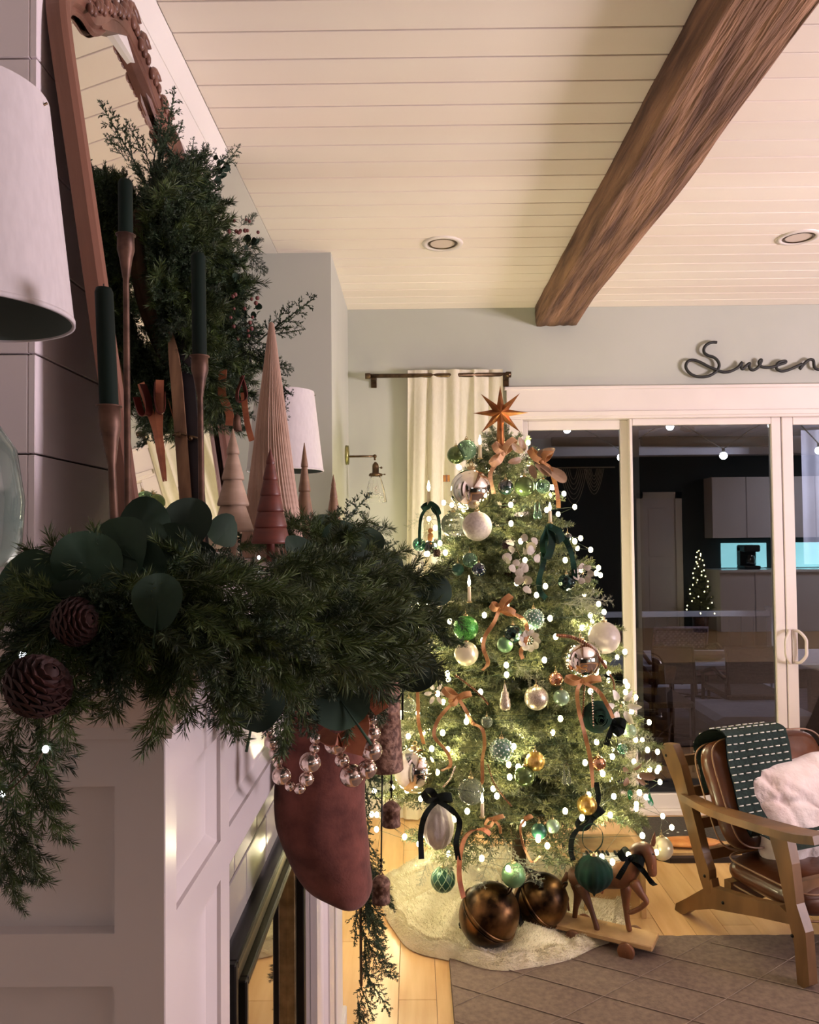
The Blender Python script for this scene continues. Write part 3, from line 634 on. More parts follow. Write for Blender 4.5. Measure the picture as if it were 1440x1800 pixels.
for (p0, p1) in [((285, 290, 1.7), (300, 165, 1.7)), ((300, 270, 1.7), (318, 215, 1.7)), ((270, 290, 1.72), (280, 205, 1.72)), ((330, 300, 1.8), (338, 245, 1.8)), ((380, 310, 1.85), (415, 262, 1.9)), ((350, 300, 1.8), (378, 262, 1.8)), ((455, 600, 1.8), (548, 518, 1.8)),
                 ((470, 590, 1.8), (535, 575, 1.8)), ((420, 400, 1.8), (450, 375, 1.8)), ((430, 430, 1.8), (462, 420, 1.8)), ((430, 440, 1.8), (470, 480, 1.85)), ((400, 560, 1.7), (480, 640, 1.7)), ((430, 620, 1.7), (510, 650, 1.7)), ((450, 640, 1.8), (520, 690, 1.8)), ((480, 640, 1.8), (512, 740, 1.8))]:
    a, b_ = P(*p0), P(*p1); nm = 'juniper_sprig' if p1[1] < 300 or p0[0] > 440 else 'cedar_sprig'
    inst(nm, (JUNI if nm[0] == 'j' else CEDAR)[0], wr, None, mx=aimed(a-WL, b_-a, (b_-a).length/(.15 if nm[0] == 'j' else .17), 0, (0, -1, 0)))
BOX = leaf_mesh('boxwood_leaf', 'euc', .007, .3, 3)
for i in range(38):
    p = P(rw.uniform(375, 405), rw.uniform(275, 330), 1.80) if i < 16 else P(rw.uniform(390, 455), rw.uniform(400, 640), 1.80)
    inst('boxwood_leaf', BOX, wr, None, mx=aimed(p-WL, (rw.uniform(-.3, 1), rw.uniform(-.5, .2), rw.uniform(-.2, 1)), rw.uniform(.8, 1.3), rw.uniform(0, 6)))
M['berry'] = mat('dusty_red_berry', '#4a221f', '#7a4540', 30, rough=.5)
for i in range(26):
    p = P(rw.uniform(395, 448), rw.choice([rw.uniform(385, 420), rw.uniform(510, 560), rw.uniform(540, 600)]), 1.66)
    MB().ball((0, 0, 0), rw.uniform(.003, .005), 8, 6).build('berry', 'berry', wr, loc=p-WL+V((rw.uniform(0, .02), 0, 0)))

# leather straps and bells hanging under the wreath
M['leather'] = mat('tan_leather', '#8a4a30', '#b06c48', 30, rough=.55, bump=.2, bscale=200, bdist=.0006)
M['redleather'] = mat('oxblood_leather', '#4a1512', '#6a231c', 20, rough=.5)
M['rust'] = mat('rusty_copper', '#38241b', '#6f5243', 28, rough=.5, metal=.55, bump=.3, bscale=60, bdist=.001, detail=8)
M['rust2'] = mat('flaking_rust_metal', '#57382a', '#94725f', 110, rough=.65, metal=.2, bump=1, bscale=55, bdist=.006, detail=10, lo=.42, hi=.6)
bs = thing('leather_bell_strap', 'tan leather strap with small bells hanging below the wreath', 'bell strap', P(412, 690, 1.62))
def lp(px, py, Y): return P(px, py, Y)
MB().strip(spline([lp(392, 650, 1.62), lp(390, 690, 1.6), lp(398, 712, 1.6), lp(404, 730, 1.6), lp(403, 748, 1.6)], 5), (1, 0, 0), .016).build('strap', 'leather', bs, world=True)
MB().strip(spline([lp(428, 660, 1.6), lp(417, 690, 1.6), lp(420, 705, 1.6), lp(432, 700, 1.6), lp(430, 680, 1.6), lp(424, 662, 1.6)], 5), (.6, -1, 0), .018).build('strap', 'redleather', bs, world=True)
MB().strip(spline([lp(428, 690, 1.62), lp(434, 740, 1.62), lp(443, 775, 1.62)], 5), (1, 0, 0), .012).build('strap', 'leather', bs, world=True)
def bell(name, label, px, py, Y, rpx, hpx, m, group=None, tiers=False):
    c = P(px, py, Y); r_ = rpx/FPX*Y; h = hpx/FPX*Y; t = thing(name, label, 'bell', c, group=group)
    pr = [(r_*1.0, -h*.5), (r_*1.04, -h*.46), (r_*.9, -h*.40), (r_*.8, -h*.1), (r_*.72, h*.2), (r_*.5, h*.36), (r_*.15, h*.42), (.001, h*.43)] if not tiers else \
         [(r_*.92, -h*.5), (r_*.96, -h*.42), (r_*.9, -h*.41), (r_*.9, h*.1), (r_*.98, h*.12), (r_*.96, h*.17), (r_*.8, h*.28), (r_*.35, h*.4), (.001, h*.42)]
    MB().lathe([(q[0]*.9, q[1]) for q in pr[:1]] + pr, 22).build('body', m, t)
    MB().tube([(0, 0, h*.4), (r_*.2, 0, h*.47), (0, 0, h*.56), (-r_*.2, 0, h*.47), (0, 0, h*.4)], r_*.07, 6).build('ring', m, t)
    MB().tube([(0, 0, h*.3), (0, 0, -h*.48)], r_*.05, 5).build('clapper_rod', m, t); MB().ball((0, 0, -h*.52), r_*.16, 8, 6).build('clapper', m, t)
    return t
bell('copper_bell', 'small copper bell under the wreath beside the wood cone tree', 417, 742, 1.58, 9, 32, 'rust', 'bells under the wreath')
bell('dark_bell', 'dark flared bell, upper one of two left of the tall skis', 311, 808, 1.62, 17, 34, 'rust', 'bells under the wreath')
bell('dark_bell', 'dark flared bell, lower one of two left of the tall skis', 316, 862, 1.60, 16, 36, 'rust', 'bells under the wreath')
MB_ = MB().tube([lp(311, 700, 1.62), lp(311, 792, 1.62)], .0012, 5); MB_.tube([lp(316, 824, 1.6), lp(316, 846, 1.6)], .0012, 5)
MB_.build('strap', 'leather', bs, world=True)
sp_ = thing('curved_leather_strap', 'curved tan leather strap hanging in front of the mirror glass', 'strap', P(282, 730, 1.5))
MB().strip(spline([lp(281, 668, 1.5), lp(280, 720, 1.5), lp(279, 760, 1.5), lp(284, 800, 1.5), lp(292, 846, 1.5)], 6), (1, .2, 0), [.015]*18+[.013, .012, .010, .009, .007, .005, .003, .001, .001][:7]).build('strap', 'leather', sp_, world=True)
MB().strip(spline([lp(272, 672, 1.49), lp(271, 700, 1.49), lp(277, 724, 1.49), lp(289, 722, 1.49), lp(290, 690, 1.49)], 6), (.4, -1, 0), .018).build('loop', 'redleather', sp_, world=True)

# --- pair of little wooden skis leaning on the mirror ---
M['oldwood'] = mat('worn_ski_wood', '#5a3c28', '#8c6a4c', 10, rough=.6, bump=.3, bscale=40, stretch=(4, 4, .3), bdist=.002)
sk = thing('wooden_ski', 'small vintage wooden ski with rounded tip leaning on the mirror', 'ski', P(335, 900, 1.5), group='little wooden skis')
def ski(t, top, bot, Y0, Y1, wpx, m):
    a = P(top[0], top[1], Y0); b_ = P(bot[0], bot[1], Y1); b_.z = ZT+.001; wd = V((1, 0, 0)); W = wpx/FPX*Y0
    pts = [b_.lerp(a, k/16) for k in range(17)]; ws = [W]*13+[W*.98, W*.88, W*.62, W*.18]
    for k in (13, 14, 15, 16): pts[k] = pts[k] + V((0, -.0025*(k-12)**1.4, 0))
    MB().strip(pts, wd, ws, .006).build('ski_body', m, t, world=True)
    bb = MB(); q = b_.lerp(a, .52); bb.tube([q+V((-W*.6, -.006, 0)), q+V((0, -.012, .004)), q+V((W*.6, -.006, 0))], .0025, 6); bb.ball(q+V((0, -.012, 0)), .005, 8, 6); bb.build('binding', 'bronze', t, world=True)
ski(sk, (304, 580), (334, 930), 1.50, 1.42, 20, 'oldwood')
sk2 = thing('dark_ski', 'dark painted little ski standing beside the pale wooden ski', 'ski', P(350, 900, 1.45), group='little wooden skis')
M['darkwood'] = mat('dark_painted_wood', '#141018', '#241c22', 12, rough=.4)
ski(sk2, (322, 592), (356, 930), 1.52, 1.44, 26, 'darkwood')

# --- taper candles in copper holders ---
M['wax'] = mat('dark_green_wax', '#06150f', '#0b1f17', 5, rough=.75, spec=.2)
def taper(label, px, ytop, ycup, yb, Y, wpx, tx):
    t = thing('taper_candle_holder', label, 'candlestick', (0, 0, 0), group='copper taper candlesticks')
    b0 = P(px, 943, Y); base = V((b0.x, b0.y, ZT+.001)); t.location = base
    c = P(tx, ycup, Y); H = c.z-base.z; W = wpx/FPX*Y; cup = (P(tx, yb, Y).z-base.z)
    off = c.x-base.x; mxs = Matrix(((1, 0, off/H, 0), (0, 1, 0, 0), (0, 0, 1, 0), (0, 0, 0, 1)))
    r_ = W/2
    MB().lathe([(.001, 0), (.035, 0), (.036, .004), (.012, .010), (.005, .02), (.0042, cup-.012), (.0062, cup), (r_*.85, cup+(H-cup)*.35), (r_*1.16, cup+(H-cup)*.6), (r_*1.12, H), (r_*1.35, H+.0006), (r_*1.35, H+.002), (r_*1.0, H+.002)], 20, mxs).build('holder', 'rust', t)
    T = P(tx, ytop, Y).z-base.z
    MB().lathe([(r_*.98, H-.004), (r_*.96, T-.006), (r_*.8, T-.001), (.001, T)], 18, mxs).build('candle', 'wax', t)
    MB().tube([mxs @ V((0, 0, T-.001)), mxs @ V((0, 0, T+.004))], .0007, 5).build('wick', 'black', t)
taper('copper candlestick with dark green taper at the left, lowest of three', 205, 505, 716, 800, .90, 33, 192)
taper('tall copper candlestick with dark green taper in front of the mirror, highest of three', 226, 316, 415, 478, 1.12, 26, 221)
taper('copper candlestick with dark green taper in front of the wreath, right of three', 356, 445, 628, 685, 1.18, 26, 351)

# --- wooden trees ---
M['palewood'] = mat('pale_turned_wood', '#a08672', '#b09580', 20, rough=.55, stretch=(1, 1, 4))
M['redwood'] = mat('dark_red_turned_wood', '#5a2a22', '#6e352a', 20, rough=.45, stretch=(1, 1, 5))
M['midwood'] = mat('tan_turned_wood', '#7f6049', '#917055', 20, rough=.5, stretch=(1, 1, 4))
def wood_tree(label, px, ytop, ybase_vis, wpx, Y, tiers, m, trunk=True, gap=.18, groove=False):
    b0 = P(px, 943, Y); t = thing('wooden_tree', label, 'wooden tree', (b0.x, b0.y, ZT+.001), group='wooden trees on the mantel')
    H = P(px, ytop, Y).z-ZT; R_ = wpx/2/FPX*Y; z0 = P(px, ybase_vis, Y).z-ZT; z0 = max(z0, .012)
    MB().lathe([(.001, 0), (R_*.55, 0), (R_*.55, .004), (R_*.22, .006), (R_*.2, z0+.004)], 20).build('trunk', m, t)
    hh = (H-z0)/tiers
    for k in range(tiers):
        za = z0+k*hh; f0 = 1-k/tiers; f1 = 1-(k+1)/tiers
        ra = R_*(f0*.92+.08); rb = R_*(f1*.92+.08)*(.80 if not groove else .98) if k < tiers-1 else R_*.03
        zt_ = za+hh
        if groove: pr = [(ra*.93, za), (ra, za+.0015), (ra*.99, za+.004), (rb, zt_-.001), (rb*.93, zt_)]
        else: pr = [(rb*.7, za+.001), (ra*.97, za), (ra, za+.003), (ra*.97, za+.006), (rb, zt_)]
        MB().lathe(pr + ([(.0005, zt_)] if k == tiers-1 else []), 28).build('tier', m, t)
    return t
wood_tree('pale wooden tree with four stacked cone tiers, front left', 410, 755, 936, 72, 1.22, 4, 'palewood')
wood_tree('dark red wooden tree with fine grooved tiers in front of the tall ribbed cone', 476, 790, 957, 68, 1.15, 6, 'redwood', groove=True)
wood_tree('slim tan wooden tree right of the tall ribbed cone', 536, 779, 952, 40, 1.60, 4, 'midwood')
wood_tree('small tan wooden tree with fine rings, farthest right on the mantel', 587, 835, 960, 36, 1.78, 6, 'midwood', groove=True)
b0 = P(479, 943, 1.42); H = P(479, 570, 1.42).z-ZT
t = thing('ribbed_cone_tree', 'tall pale pink cone tree with fine wavy ribs, tallest on the mantel', 'cone tree', (b0.x, b0.y, ZT+.001))
M['rib'] = mat('pale_ribbed_resin', '#a88875', '#b99a87', 14, rough=.6)
def cone(u, v):
    th = u*2*PI; z = v*H; R0 = .052*(1-v)+.0045; tw = 1.1*math.sin(v*2.6)
    q = R0*(1+.035*math.sin(46*(th)+tw*18)+.02*math.sin(21*th+tw*9)); return (q*math.cos(th), q*math.sin(th), z)
MB().grid(cone, 276, 40, closed_u=True).build('cone', 'rib', t)
MB().lathe([(.0045, H-.001), (.003, H+.002), (.0002, H+.003)], 12).build('tip', 'rib', t)

# --- table lamps ---
M['shade'] = mat('white_linen_shade', '#c6bfc1', '#cdc6c8', 120, rough=.85, stretch=(1, 1, .3), bump=.1, bscale=400, bdist=.0004)
M['shade_in'] = mat('shade_lining', '#5c6660', rough=.8)
M['bglass'] = mat('recycled_green_glass', '#a9bdb8', rough=.06, trans=.85, ior=1.45)
def lamp(label, c, zb, rb, rt, h, zfoot, rbody):
    t = thing('table_lamp', label, 'lamp', (c[0], c[1], zfoot)); zz = zb-zfoot
    MB().lathe([(rb, zz), (rt, zz+h)], 56).build('lamp_shade', 'shade', t)
    MB().lathe([(rt-.003, zz+h), (rb-.003, zz)], 56).build('shade_lining', 'shade_in', t)
    MB().lathe([(rb-.003, zz), (rb-.003, zz-.002), (rb+.001, zz-.002), (rb+.001, zz+.004), (rb, zz+.004)], 56).build('shade_rim', 'shade', t)
    hb = zz-.10
    MB().lathe([(.001, .001), (rbody*.75, .002), (rbody*.95, hb*.12), (rbody, hb*.4), (rbody*.86, hb*.7), (rbody*.5, hb*.88), (rbody*.3, hb), (rbody*.28, hb+.02)], 32).build('glass_base', 'bglass', t)
    MB().lathe([(rbody*.32, hb+.018), (rbody*.34, hb+.03), (.012, hb+.04), (.012, zz+.02), (.02, zz+.022), (.02, zz+.07)], 16).build('socket', 'bronze', t)
    MB().ball((0, 0, zz+.10), .028, 14, 10).build('bulb', 'lens', t)
    sp = MB()
    for a in (0, 2.09, 4.19): sp.tube([(.012*math.cos(a), .012*math.sin(a), zz+h*.8), ((rt+.006)*math.cos(a), (rt+.006)*math.sin(a), zz+h-.012)], .0015, 5)
    sp.build('spider', 'bronze', t)
L1 = P(-62, 943, .96)
lamp('glass table lamp with white drum shade in the left foreground, unlit', (L1.x, L1.y), P(-60, 556, .96).z, .122, .092, .275, ZT+.001, .066)
L2 = P(502, 943, 2.85)
lamp('table lamp with white tapered shade in the alcove beyond the mantel', (L2.x, L2.y), P(500, 828, 2.85).z, .137, .105, .285, 1.051, .09)

# --- stocking ---
M['velvet'] = mat('dusty_pink_velvet', '#552a22', '#7a453a', 30, rough=.95, sheen=.15, bump=.5, bscale=260, bdist=.0012, detail=6)
st = thing('stocking', 'dusty pink velvet stocking hanging from the mantel shelf', 'stocking', P(575, 1200, 1.2))
def stk():
    # centre line in the picture plane at depth ~1.2: leg down, foot turning to the right and towards us
    secs = [(575, 1170, 62, .030), (574, 1230, 66, .040), (570, 1290, 70, .046), (566, 1340, 76, .05), (562, 1390, 79, .054), (563, 1430, 80, .056), (568, 1470, 80, .058), (577, 1510, 74, .056), (588, 1543, 66, .050), (597, 1568, 52, .040), (602, 1582, 36, .028), (604, 1590, 8, .006)]
    tilt = [0, 0, .02, .05, .08, .12, .16, .2, .22, .2, .15, .1]
    Y = 1.2; n = 32; rings = []
    for (px, py, hw, dep), ti in zip(secs, tilt):
        c = P(px, py, Y); a = hw/FPX*Y; ring = []
        for j in range(n):
            th = 2*PI*j/n; x = a*math.cos(th); y = dep*math.sin(th); ring.append(c+V((x, y, x*ti*-.9 + .0)))
        rings.append(ring)
    b = MB()
    def f(u, v):
        j = int(round(u*n)) % n; k = v*(len(rings)-1); i = min(int(k), len(rings)-2); fr = k-i
        q = [rings[max(i-1, 0)][j], rings[i][j], rings[i+1][j], rings[min(i+2, len(rings)-1)][j]]; t = fr; A, B, C_, D = q
        p = .5*((2*B)+(C_-A)*t+(2*A-5*B+4*C_-D)*t*t+(3*B-3*C_+D-A)*t**3)
        w_ = .0022*math.sin(u*19+v*9)+.0016*math.sin(u*7-v*23)+.003*math.exp(-((v-.55)/.08)**2)*math.sin(u*13)
        return p+V((0, w_, w_*.5))
    b.grid(f, n, 60, closed_u=True); return b
stk().build('body', 'velvet', st, world=True)
c = P(575, 1172, 1.2); MB().lathe([(.052, -.03), (.056, -.028), (.057, .03), (.052, .032), (.049, .02)], 28, Matrix.Translation((0, 0, 0)), c, sx=1, sy=.62).build('cuff', 'velvet', st, world=True)
MB().strip(spline([c+V((-.04, 0, .02)), c+V((-.045, .01, .06)), c+V((-.035, .02, .10)), c+V((-.04, .01, .02))], 4), (0, 1, 0), .01).build('hanging_loop', 'leather', st, world=True)

# --- mercury glass bead garland, each bead a part ---
M['merc'] = mat('mercury_glass_bead', '#c8a79a', '#e6d6cc', 30, rough=.14, metal=.9, bump=.3, bscale=90, bdist=.001)
bd = thing('bead_garland', 'rosy silver mercury glass bead garland looped below the greenery', 'bead garland', P(520, 1300, 1.0))
cords = []
def beads(pts, radii_cycle, Y):
    sp = spline([P(a, b_, Y if isinstance(Y, (int, float)) else Y) for a, b_ in pts], 10); i = 0; pos = sp[0]; acc = 0; k = 0; tgt = 0
    L = [0]
    for a, b_ in zip(sp, sp[1:]): L.append(L[-1]+(b_-a).length)
    s = 0
    while s < L[-1]:
        r_ = radii_cycle[k % len(radii_cycle)]/FPX*Y; s += r_*.92
        j = next((q for q in range(1, len(L)) if L[q] >= s), None)
        if j is None: break
        f = (s-L[j-1])/(L[j]-L[j-1]+1e-9); p = sp[j-1].lerp(sp[j], f)
        MB().ball((0, 0, 0), r_, 16, 10, sz=.95, ripple=(lambda a: .03*math.sin(a*9)) if k % 2 else None).build('bead', 'merc', bd, loc=p-V(bd.location)); s += r_*.92; k += 1
    MB().tube(sp, .0012, 5).build('cord', 'bark', bd, world=True)
beads([(480, 1225), (468, 1262), (468, 1275), (478, 1310), (490, 1345), (496, 1365), (510, 1382), (528, 1386), (538, 1372), (544, 1345), (550, 1322), (556, 1308), (552, 1285)], [19, 9, 10, 12, 10, 9, 17, 9, 10, 13], 1.0)
beads([(584, 1290), (596, 1325), (610, 1352), (622, 1366), (640, 1362), (650, 1335), (655, 1300), (652, 1262), (640, 1240)], [20, 13, 21, 17, 19, 14, 12], 1.05)
# leather tabs in the garland
for (a, b_, c_, w_, nm, lab) in [((612, 1235), (634, 1270), (622, 1325), .022, 'a', 'wide tan leather tab above the round silver beads'), ((650, 1200), (660, 1232), (672, 1250), .02, 'b', 'tan leather tab in front of the rusty cylinder bell'), ((560, 1288), (590, 1303), (612, 1296), .02, 'c', 'folded tan leather strip across the top of the stocking')]:
    o = MB().strip(spline([P(*a, 1.02), P(*b_, 1.0), P(*c_, 1.0)], 6), (1, 0, .2), w_, .002).build('leather_tab', 'leather'); tag(o, lab, 'leather strip', 'leather tabs in the garland')
# --- rusty bell chime ---
chm = thing('bell_chime', 'large rusty hammered cylinder bell with cords hanging beside the stocking', 'bell', P(673, 1270, 1.5))
cc = P(676, 1270, 1.5); hh = 82/FPX*1.5; rr = 32/FPX*1.5
MB().lathe([(rr*.96, -hh), (rr*1.03, -hh*.97), (rr*1.0, -hh*.88), (rr*.9, -hh*.2), (rr*.88, hh*.25), (rr*.93, hh*.28), (rr*.9, hh*.32), (rr*.86, hh*.9), (rr*.6, hh), (.001, hh*1.02)], 30, None, cc-V(chm.location)).build('body', 'rust2', chm)
hd_ = MB().tube([cc+V((-rr*.95, 0, hh*.1)), cc+V((-rr*1.02, 0, hh*.8)), cc+V((-rr*.3, 0, hh*1.45)), cc+V((rr*.3, 0, hh*1.45)), cc+V((rr*1.02, 0, hh*.8)), cc+V((rr*.98, 0, hh*.05))], .0022, 6); hd_.build('wire_handle', 'blackmet', chm, world=True)
cd = MB(); cd.tube([P(672, 1350, 1.5), P(671, 1450, 1.5), P(670, 1532, 1.5)], .0016, 6); cd.tube([P(688, 1350, 1.52), P(688, 1402, 1.52)], .0016, 6)
for q in (1375, 1388): cd.ball(P(688, q, 1.52), .004, 8, 6)
for q in (1512, 1522): cd.ball(P(670, q, 1.5), .0035, 8, 6)
cd.build('cord', 'blackmet', chm, world=True)
bell('rusty_bell', 'small rusty bell hanging nearer the tree on the shorter cord', 688, 1428, 1.52, 17, 46, 'rust2', 'bells on the chime cords', True)
bell('rusty_bell', 'small rusty bell hanging lowest, above the fluffy tree skirt', 670, 1560, 1.5, 17, 50, 'rust2', 'bells on the chime cords', True)
# ================= THE CHRISTMAS TREE =================
TX0, TX1, TY = .415, .365, 3.29
def tcx(z): return TX0 + (TX1-TX0)*(z/1.9)
def trad(z):
    T = [(-1, .3), (.25, .56), (.38, .60), (.85, .50), (1.32, .385), (1.55, .29), (1.70, .23), (1.79, .17), (1.86, .07), (1.93, .02), (9, .02)]
    for (a, b), (c, d) in zip(T, T[1:]):
        if z <= c: return b+(d-b)*(z-a)/(c-a)
rt = random.Random(11)
tree = thing('christmas_tree', 'large decorated green fir christmas tree glowing with warm lights', 'tree', (.40, TY, 0))
TL = V(tree.location)
MB().tube([(TX0, TY, .02), (TX0, TY, .5), (TX1, TY, 1.88)], [.03, .026, .008], 10).build('trunk', 'bark', tree, world=True)
st_ = MB()
for a in (0, PI/2, PI, 3*PI/2): st_.tube([(TX0, TY, .1), (TX0+.18*math.cos(a+.4), TY+.18*math.sin(a+.4), .012)], .01, 6)
st_.build('tree_stand', 'blackmet', tree, world=True)
N = 296; zs = []
for i in range(N):
    u = (i+.5)/N; z = 1.88 - (1.88-.40)*(u**.72)   # more branches low down
    zs.append(z)
ang = 0
for i, z in enumerate(zs):
    ang += 2.39996; a = ang + rt.uniform(-.2, .2); R_ = trad(z)*rt.uniform(.86, 1.08)
    up = .10 + .9*max(0, (z-1.55)/.33)**1.5; d = V((math.cos(a), math.sin(a), up + rt.uniform(-.12, .12) - (.12 if z < .5 else 0)))
    if R_ > .42: me, L0 = rt.choice(FIR_L), .56
    elif R_ > .24: me, L0 = rt.choice(FIR_M), .40
    else: me, L0 = rt.choice(FIR_S), .23
    root = V((tcx(z), TY, z-.03)); sc = min(1.15, max(.5, R_/L0)); s0 = max(0, R_-L0*sc)
    root += V((math.cos(a), math.sin(a), 0))*s0
    inst('fir_branch', me, tree, None, mx=aimed(root-TL, d, sc, rt.uniform(-.5, .5)))
for i in range(5): inst('fir_branch', FIR_S[i % 2], tree, None, mx=aimed(V((TX1, TY, 1.74))-TL, (.35*math.cos(i*1.3), .35*math.sin(i*1.3), 1), .55, i))
def on_tree(px, py, k=.97):
    Y = TY-.75
    while Y < TY+.05:
        p = P(px, py, Y)
        if math.hypot(p.x-tcx(p.z), p.y-TY) <= trad(p.z)*k: return p
        Y += .01
    return P(px, py, TY-.12)
def frost(px0, py0, px1, py1, sc=None, k=1.0):
    a = on_tree(px0, py0, k); b = P(px1, py1, a.y-.02); inst('frosted_branch', rt.choice(FROST), tree, None, mx=aimed(a-TL, b-a, (b-a).length/.26*1.02 if sc is None else sc, 0, (0, -1, .3)))
for q in [(775, 900, 712, 918), (760, 925, 738, 945), (1000, 1050, 1078, 1062), (1010, 1045, 1060, 1090), (985, 1060, 1050, 1075), (870, 1475, 835, 1560), (885, 1470, 900, 1545), (1085, 1290, 1150, 1305), (1070, 1290, 1145, 1325), (1090, 1345, 1165, 1350), (905, 1160, 930, 1200), (915, 1175, 965, 1215), (1060, 1240, 1080, 1290), (760, 1500, 730, 1560), (780, 1500, 790, 1540), (900, 1500, 950, 1560)]: frost(*q)
# lights
M['bulb'] = mat('warm_tree_bulb', '#fff4d0', emit='#fff0b4', es=26)
M['wire'] = mat('dark_green_wire', '#16301c', rough=.6)
tl = thing('tree_lights', 'string of warm white lights wound around the christmas tree', 'string lights', (.40, TY, 0))
bm = MB().ball((0, 0, 0), .0088, 10, 7, sz=1.25).mesh('bulb', M['bulb']); wp = []
n = 298
for i in range(n):
    u = (i+.5)/n; z = 1.84-(1.84-.30)*u**.62; a = i*.62*1.0+rt.uniform(-.2, .2)
    R_ = trad(z)*rt.choice([.80, .90, .97, 1.0, 1.01])*rt.uniform(.97, 1.03); p = V((tcx(z)+R_*math.cos(a), TY+R_*math.sin(a), z+rt.uniform(-.03, .03)))
    wp.append(p); inst('bulb', bm, tl, p-TL)
MB().tube(wp, .0008, 4).build('wire', 'wire', tl, world=True)
for i in range(0, n, 9):            # the light those bulbs give
    l = bpy.data.lights.new('tree_bulb_light', 'POINT'); l.energy = 2.1; l.color = (1, .9, .55); l.shadow_soft_size = .02
    o = bpy.data.objects.new('tree_bulb_light', l); COL.objects.link(o); o.location = wp[i]

# star
M['copper'] = mat('burnished_copper', '#7f4a2a', '#b07848', 18, rough=.32, metal=.85, bump=.15, bscale=50, bdist=.001)
c = P(880, 726, 3.2); t = thing('tree_topper', 'eight pointed burnished copper star on top of the christmas tree', 'star', c)
g = MB(); Ro = .112; Ri = .036; pts = []
for k in range(16):
    a = PI/2 + k*PI/8; r_ = (Ro*(1 if (k//2) % 1 == 0 else .9)) if k % 2 == 0 else Ri; pts.append((r_*math.cos(a), r_*math.sin(a)))
for s in (-1, 1):
    i = len(g.v); g.v += [(x, 0, z) for x, z in pts] + [(0, s*.022, 0)]
    for k in range(16): g.f.append((i+k, i+(k+1) % 16, i+16) if s < 0 else (i+(k+1) % 16, i+k, i+16)); g.sm.append(False)
g.build('star', 'copper', t)
MB().lathe([(.011, -.01), (.014, -.06), (.018, -.13), (.021, -.17), (.001, -.171)], 16, Matrix.Translation((0, .012, 0))).build('stem_cone', 'copper', t)

# ----- ornaments -----
def gm(name, col, rough=.1, metal=0, **k): M[name] = mat(name, col, rough=rough, metal=metal, **k)
M['mercglobe'] = mat('silvered_mercury_glass', '#c9b8ac', '#ece4dc', 9, rough=.06, metal=1, lo=.3, hi=.5)
gm('gcap', '#b8a27a', .3, 1)
gm('g_clear', '#dfe6dc', .02, trans=.92, ior=1.25); gm('g_greenclear', '#8fb59a', .02, trans=.8, ior=1.3)
gm('g_teal', '#3f8a70', .05, trans=.5, coat=1); gm('g_dark', '#0c1c18', .08, coat=1, spec=.8); gm('g_navy', '#0a1826', .1, coat=1)
gm('g_olive', '#5d6f43', .12, .6); gm('g_sage', '#8ea88a', .32, .35); gm('g_mattegreen', '#5f8560', .35, .3)
gm('g_cream', '#e0d6b6', .3, .3); gm('g_tealmatte', '#1f4a3a', .35, .2)
M['g_grey'] = mat('g_grey', '#a89c92', '#bdb2a8', 120, rough=.5, bump=.4, bscale=160, bdist=.001)
M['g_champ'] = mat('g_champ', '#a39580', '#d8cdb8', 260, rough=.3, metal=.7, bump=.7, bscale=260, bdist=.001)
M['g_gold'] = mat('g_gold', '#b08a3c', '#e0bf73', 60, rough=.3, metal=.8, bump=.7, bscale=70, bdist=.003)
M['g_glit'] = mat('g_glit', '#1f6a24', '#5fb24c', 220, rough=.35, metal=.4, bump=.9, bscale=220, bdist=.002)
M['g_hob'] = mat('g_hob', '#4a6b58', '#5a7c68', 20, rough=.15, coat=1); M['g_stud'] = mat('g_stud', '#cfe0d4', rough=.1, metal=.6)
M['g_frost'] = mat('g_frost', '#cfc0be', '#ddd0cf', 60, rough=.35, trans=.55, bump=.5, bscale=70, bdist=.002)
M['g_copper'] = mat('g_copper', '#a9714f', '#d8a888', 22, rough=.18, metal=.9)
M['g_tinsel'] = mat('g_tinsel', '#06100e', '#1b3430', 60, rough=.2, metal=.5, bump=1, bscale=70, bdist=.004, kind='voronoi')
M['g_woven'] = mat('g_woven', '#1b4a36', '#8fc2a6', 60, rough=.25, metal=.3, kind='voronoi', bump=.6, bdist=.002, lo=.1, hi=.5)
used = {}
